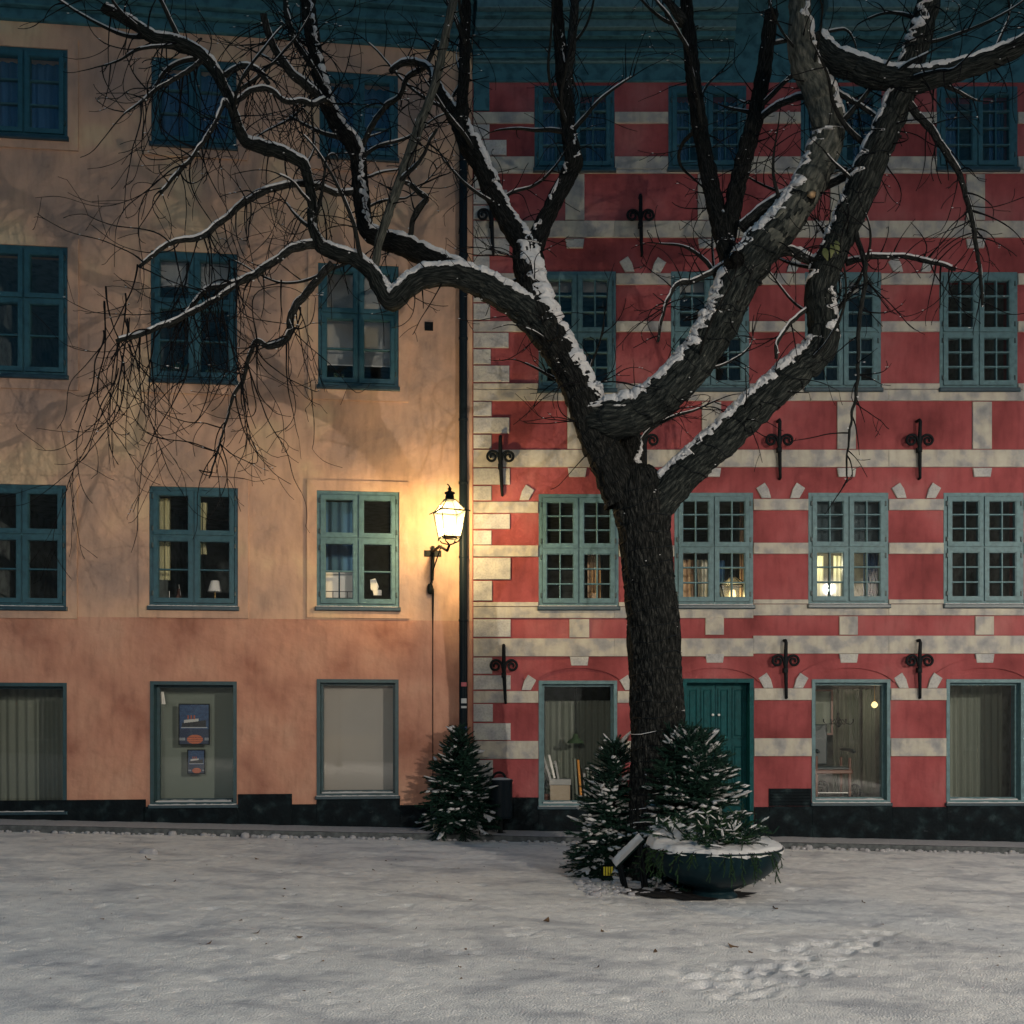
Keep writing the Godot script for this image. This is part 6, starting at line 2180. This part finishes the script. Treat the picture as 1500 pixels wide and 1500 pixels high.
func reflection_lantern():  # added lantern on the sill, standing for one mirrored in the pane
	var t := in_house(red, "reflection_lantern", "glowing lantern added on the first floor sill in place of a mirrored one", "lantern", rx(1073), R_WIN.b2[1] + 0.05, -0.24)
	t.scale = Vector3(1.35, 1.35, 1.35)
	var fr := MB.new()
	var k4 := [Vector2(-1, 1), Vector2(1, 1), Vector2(1, -1), Vector2(-1, -1)]
	var c := func(k: int, half: float, y: float) -> Vector3: return Vector3(k4[k % 4].x * half, y, k4[k % 4].y * half * 0.6)
	for k in 4:
		for e in [[0.09, 0.0, 0.145, 0.20], [0.145, 0.20, 0.03, 0.30]]:
			fr.tube(PackedVector3Array([c.call(k, e[0], e[1]), c.call(k, e[2], e[3])]), PackedFloat32Array([0.006, 0.006]), 6)
		fr.tube(PackedVector3Array([c.call(k, 0.09, 0.0), c.call(k + 1, 0.09, 0.0)]), PackedFloat32Array([0.006, 0.006]), 6)
		fr.tube(PackedVector3Array([c.call(k, 0.145, 0.2), c.call(k + 1, 0.145, 0.2)]), PackedFloat32Array([0.007, 0.007]), 6)
	fr.lathe([Vector2(0.035, 0.295), Vector2(0.04, 0.31), Vector2(0.02, 0.33), Vector2(0.022, 0.36), Vector2(0.001, 0.38)], 12)
	part(t, "frame", fr.mesh(), M.lamp_iron)
	for k in 4:
		var g := MB.new()
		g.quad(c.call(k, 0.088, 0.006), c.call(k + 1, 0.088, 0.006), c.call(k + 1, 0.142, 0.194), c.call(k, 0.142, 0.194))
		part(t, "pane", g.mesh(), M.lamp_glass)
		g = MB.new()
		g.quad(c.call(k, 0.142, 0.206), c.call(k + 1, 0.142, 0.206), c.call(k + 1, 0.034, 0.296), c.call(k, 0.034, 0.296))
		part(t, "roof_pane", g.mesh(), M.lamp_opal)
	var b := MB.new()
	b.lathe([Vector2(0.001, 0.02), Vector2(0.03, 0.03), Vector2(0.04, 0.09), Vector2(0.03, 0.15), Vector2(0.001, 0.16)], 16)
	b.renormal()
	part(t, "bulb", b.mesh(), M.lamp_glow)
	var l := OmniLight3D.new()
	l.name = "lantern_light"
	l.position = Vector3(0, 0.09, 0)
	l.light_color = Color(1.0, 0.90, 0.62)
	l.light_energy = 0.12
	l.light_size = 0.03
	l.omni_range = 20.0
	l.omni_attenuation = 2.0
	l.shadow_enabled = true
	t.add_child(l)

func build_posters():
	for k in 2:
		var cx: float = [284.5, 287.5][k]
		var y0: float = [1092, 1136][k]
		var y1: float = [1030, 1099][k]
		var wd := (lx([308, 301][k]) - lx([261, 274][k]))
		var hh := ly(285, y1) - ly(285, y0)
		var t := in_house(ochre, "ship_picture", ["large framed picture of an ocean liner in the shop window", "small framed picture of an ocean liner in the shop window"][k], "picture", lx(cx), ly(285, y0), -0.42, "ship pictures")
		var mb := MB.new()
		mb.ring(-wd / 2, 0, wd / 2, hh, 0.014, -0.012, 0.012)
		part(t, "picture_frame", mb.mesh(), M.iron)
		var m := StandardMaterial3D.new()
		m.resource_name = "ship_print"
		m.albedo_texture = ship_print(k)
		m.roughness = 0.6
		var q := QuadMesh.new()
		q.size = Vector2(wd - 0.02, hh - 0.02)
		part(t, "print", q, m, Vector3(0, hh / 2, 0.0))

func ship_print(k: int) -> ImageTexture:
	var im := Image.create(96, 128, false, Image.FORMAT_RGB8)
	for y in 128:
		for x in 96:
			var c := lin(0.012, 0.035, 0.10).lerp(lin(0.025, 0.07, 0.15), clampf(gnoise.get_noise_2d(x * 0.05, y * 0.09 + k * 20.0) + 0.5, 0, 1))
			if y > 78:
				c = lin(0.012, 0.025, 0.06)
			var hull := y > 58 + int((x - 10) * -0.12) and y < 74 and x > 6 + (74 - y) * 0.2 and x < 86
			if hull:
				c = lin(0.012, 0.014, 0.02)
			if x > 14 and x < 62 and y > 50 - int(x * 0.10) and y < 60 - int((x - 10) * 0.12):
				c = lin(0.42, 0.42, 0.40)
			for s in [28, 38, 48]:
				if absi(x - s) < 3 and y > 34 and y < 48:
					c = lin(0.30, 0.07, 0.03)
			if y > 72 and y < 76 and x > 5 and x < 90:
				c = lin(0.35, 0.37, 0.40)
			if Vector2((x - 50) / 26.0, (y - 112) / 15.0).length() < 1.0:
				c = lin(0.42, 0.10, 0.04)
				if (y % 7) < 2 and y > 100 and gnoise.get_noise_2d(x * 0.7, y * 0.3) > -0.1:
					c = lin(0.10, 0.03, 0.03)
			if y > 106 and y < 116 and (x < 20 or x > 80) and x % 4 < 2:
				c = lin(0.4, 0.42, 0.42)
			im.set_pixel(x, y, c)
	return ImageTexture.create_from_image(im)

func build_armchair():
	var w: Array = R_WIN.c1
	var t := in_house(red, "wheeled_armchair", "old wooden armchair on small wheels in the shop window of the red house", "armchair", rx(1214), w[1] + 0.055, -0.62)
	t.scale = Vector3(1.2, 1.2, 1.2)
	var leg := func(x: float, z: float, y1: float, r: float):
		var m := MB.new()
		m.lathe([Vector2(r * 0.7, 0.0), Vector2(r, 0.06), Vector2(r * 0.75, 0.1), Vector2(r, 0.2), Vector2(r * 0.8, y1)], 10, Vector3(x, 0, z))
		part(t, "leg", m.mesh(), M.chair_wood)
	leg.call(-0.20, 0.14, 0.52, 0.022)
	leg.call(0.22, 0.14, 0.50, 0.022)
	leg.call(-0.20, -0.2, 0.5, 0.02)
	leg.call(0.22, -0.2, 0.5, 0.02)
	var mb := MB.new()
	mb.rect(-0.24, 0.30, 0.25, 0.35, -0.24, 0.18, 0.01)
	part(t, "seat_frame", mb.mesh(), M.chair_wood)
	mb = MB.new()
	mb.rect(-0.21, 0.35, 0.22, 0.385, -0.22, 0.15, 0.012)
	part(t, "seat", mb.mesh(), M.chair_leather)
	mb = MB.new()
	mb.rect(-0.23, 0.40, 0.05, 0.92, -0.27, -0.22, 0.014)
	part(t, "backrest", mb.mesh(), M.chair_leather)
	for s in [-0.22, 0.23]:
		mb = MB.new()
		mb.tube(PackedVector3Array([Vector3(s, 0.60, -0.24), Vector3(s, 0.60, 0.0), Vector3(s + 0.02, 0.585, 0.17), Vector3(s + 0.03, 0.57, 0.2)]), PackedFloat32Array([0.02, 0.024, 0.028, 0.02]), 8)
		part(t, "armrest", mb.mesh(), M.chair_leather)
	mb = MB.new()
	mb.tube(PackedVector3Array([Vector3(-0.2, 0.06, 0.14), Vector3(0.22, 0.06, 0.14)]), PackedFloat32Array([0.008, 0.008]), 6)
	part(t, "stretcher", mb.mesh(), M.white_enamel)
	for s in [[0.29, 0.08, 0.12], [0.0, 0.1, -0.25]]:
		mb = MB.new()
		var p := PackedVector3Array()
		var r := PackedFloat32Array()
		for i in 25:
			var g := TAU * i / 24.0
			p.append(Vector3(s[0] + cos(g) * 0.045, s[1] + sin(g) * 0.085, s[2] + cos(g) * 0.07))
			r.append(0.012)
		mb.tube(p, r, 7)
		for i in 6:
			var g := TAU * i / 6.0
			mb.tube(PackedVector3Array([Vector3(s[0], s[1], s[2]), Vector3(s[0] + cos(g) * 0.045, s[1] + sin(g) * 0.085, s[2] + cos(g) * 0.07)]), PackedFloat32Array([0.005, 0.005]), 5)
		part(t, "wheel", mb.mesh(), M.iron)

func build_chandelier():
	var t := in_house(red, "chandelier", "dark iron chandelier with curved arms hanging over the wheeled armchair", "chandelier", rx(1228), ry(1066), -0.6)
	var mb := MB.new()
	mb.tube(PackedVector3Array([Vector3(0, 0.22, 0), Vector3(0, 0.62, 0)]), PackedFloat32Array([0.005, 0.005]), 6)
	mb.lathe([Vector2(0.001, 0.0), Vector2(0.025, 0.01), Vector2(0.05, 0.05), Vector2(0.02, 0.09), Vector2(0.03, 0.13), Vector2(0.012, 0.18), Vector2(0.02, 0.21), Vector2(0.001, 0.24)], 14)
	part(t, "stem", mb.mesh(), M.iron)
	for k in 6:
		var a := TAU * k / 6.0 + 0.3
		var d := Vector3(cos(a), 0, sin(a))
		mb = MB.new()
		mb.tube(PackedVector3Array([Vector3(0, 0.10, 0), d * 0.06 + Vector3(0, 0.12, 0), d * 0.12 + Vector3(0, 0.06, 0), d * 0.18 + Vector3(0, 0.05, 0), d * 0.215 + Vector3(0, 0.09, 0), d * 0.215 + Vector3(0, 0.13, 0)]), PackedFloat32Array([0.008, 0.008, 0.008, 0.008, 0.008, 0.013]), 6)
		part(t, "arm", mb.mesh(), M.iron)
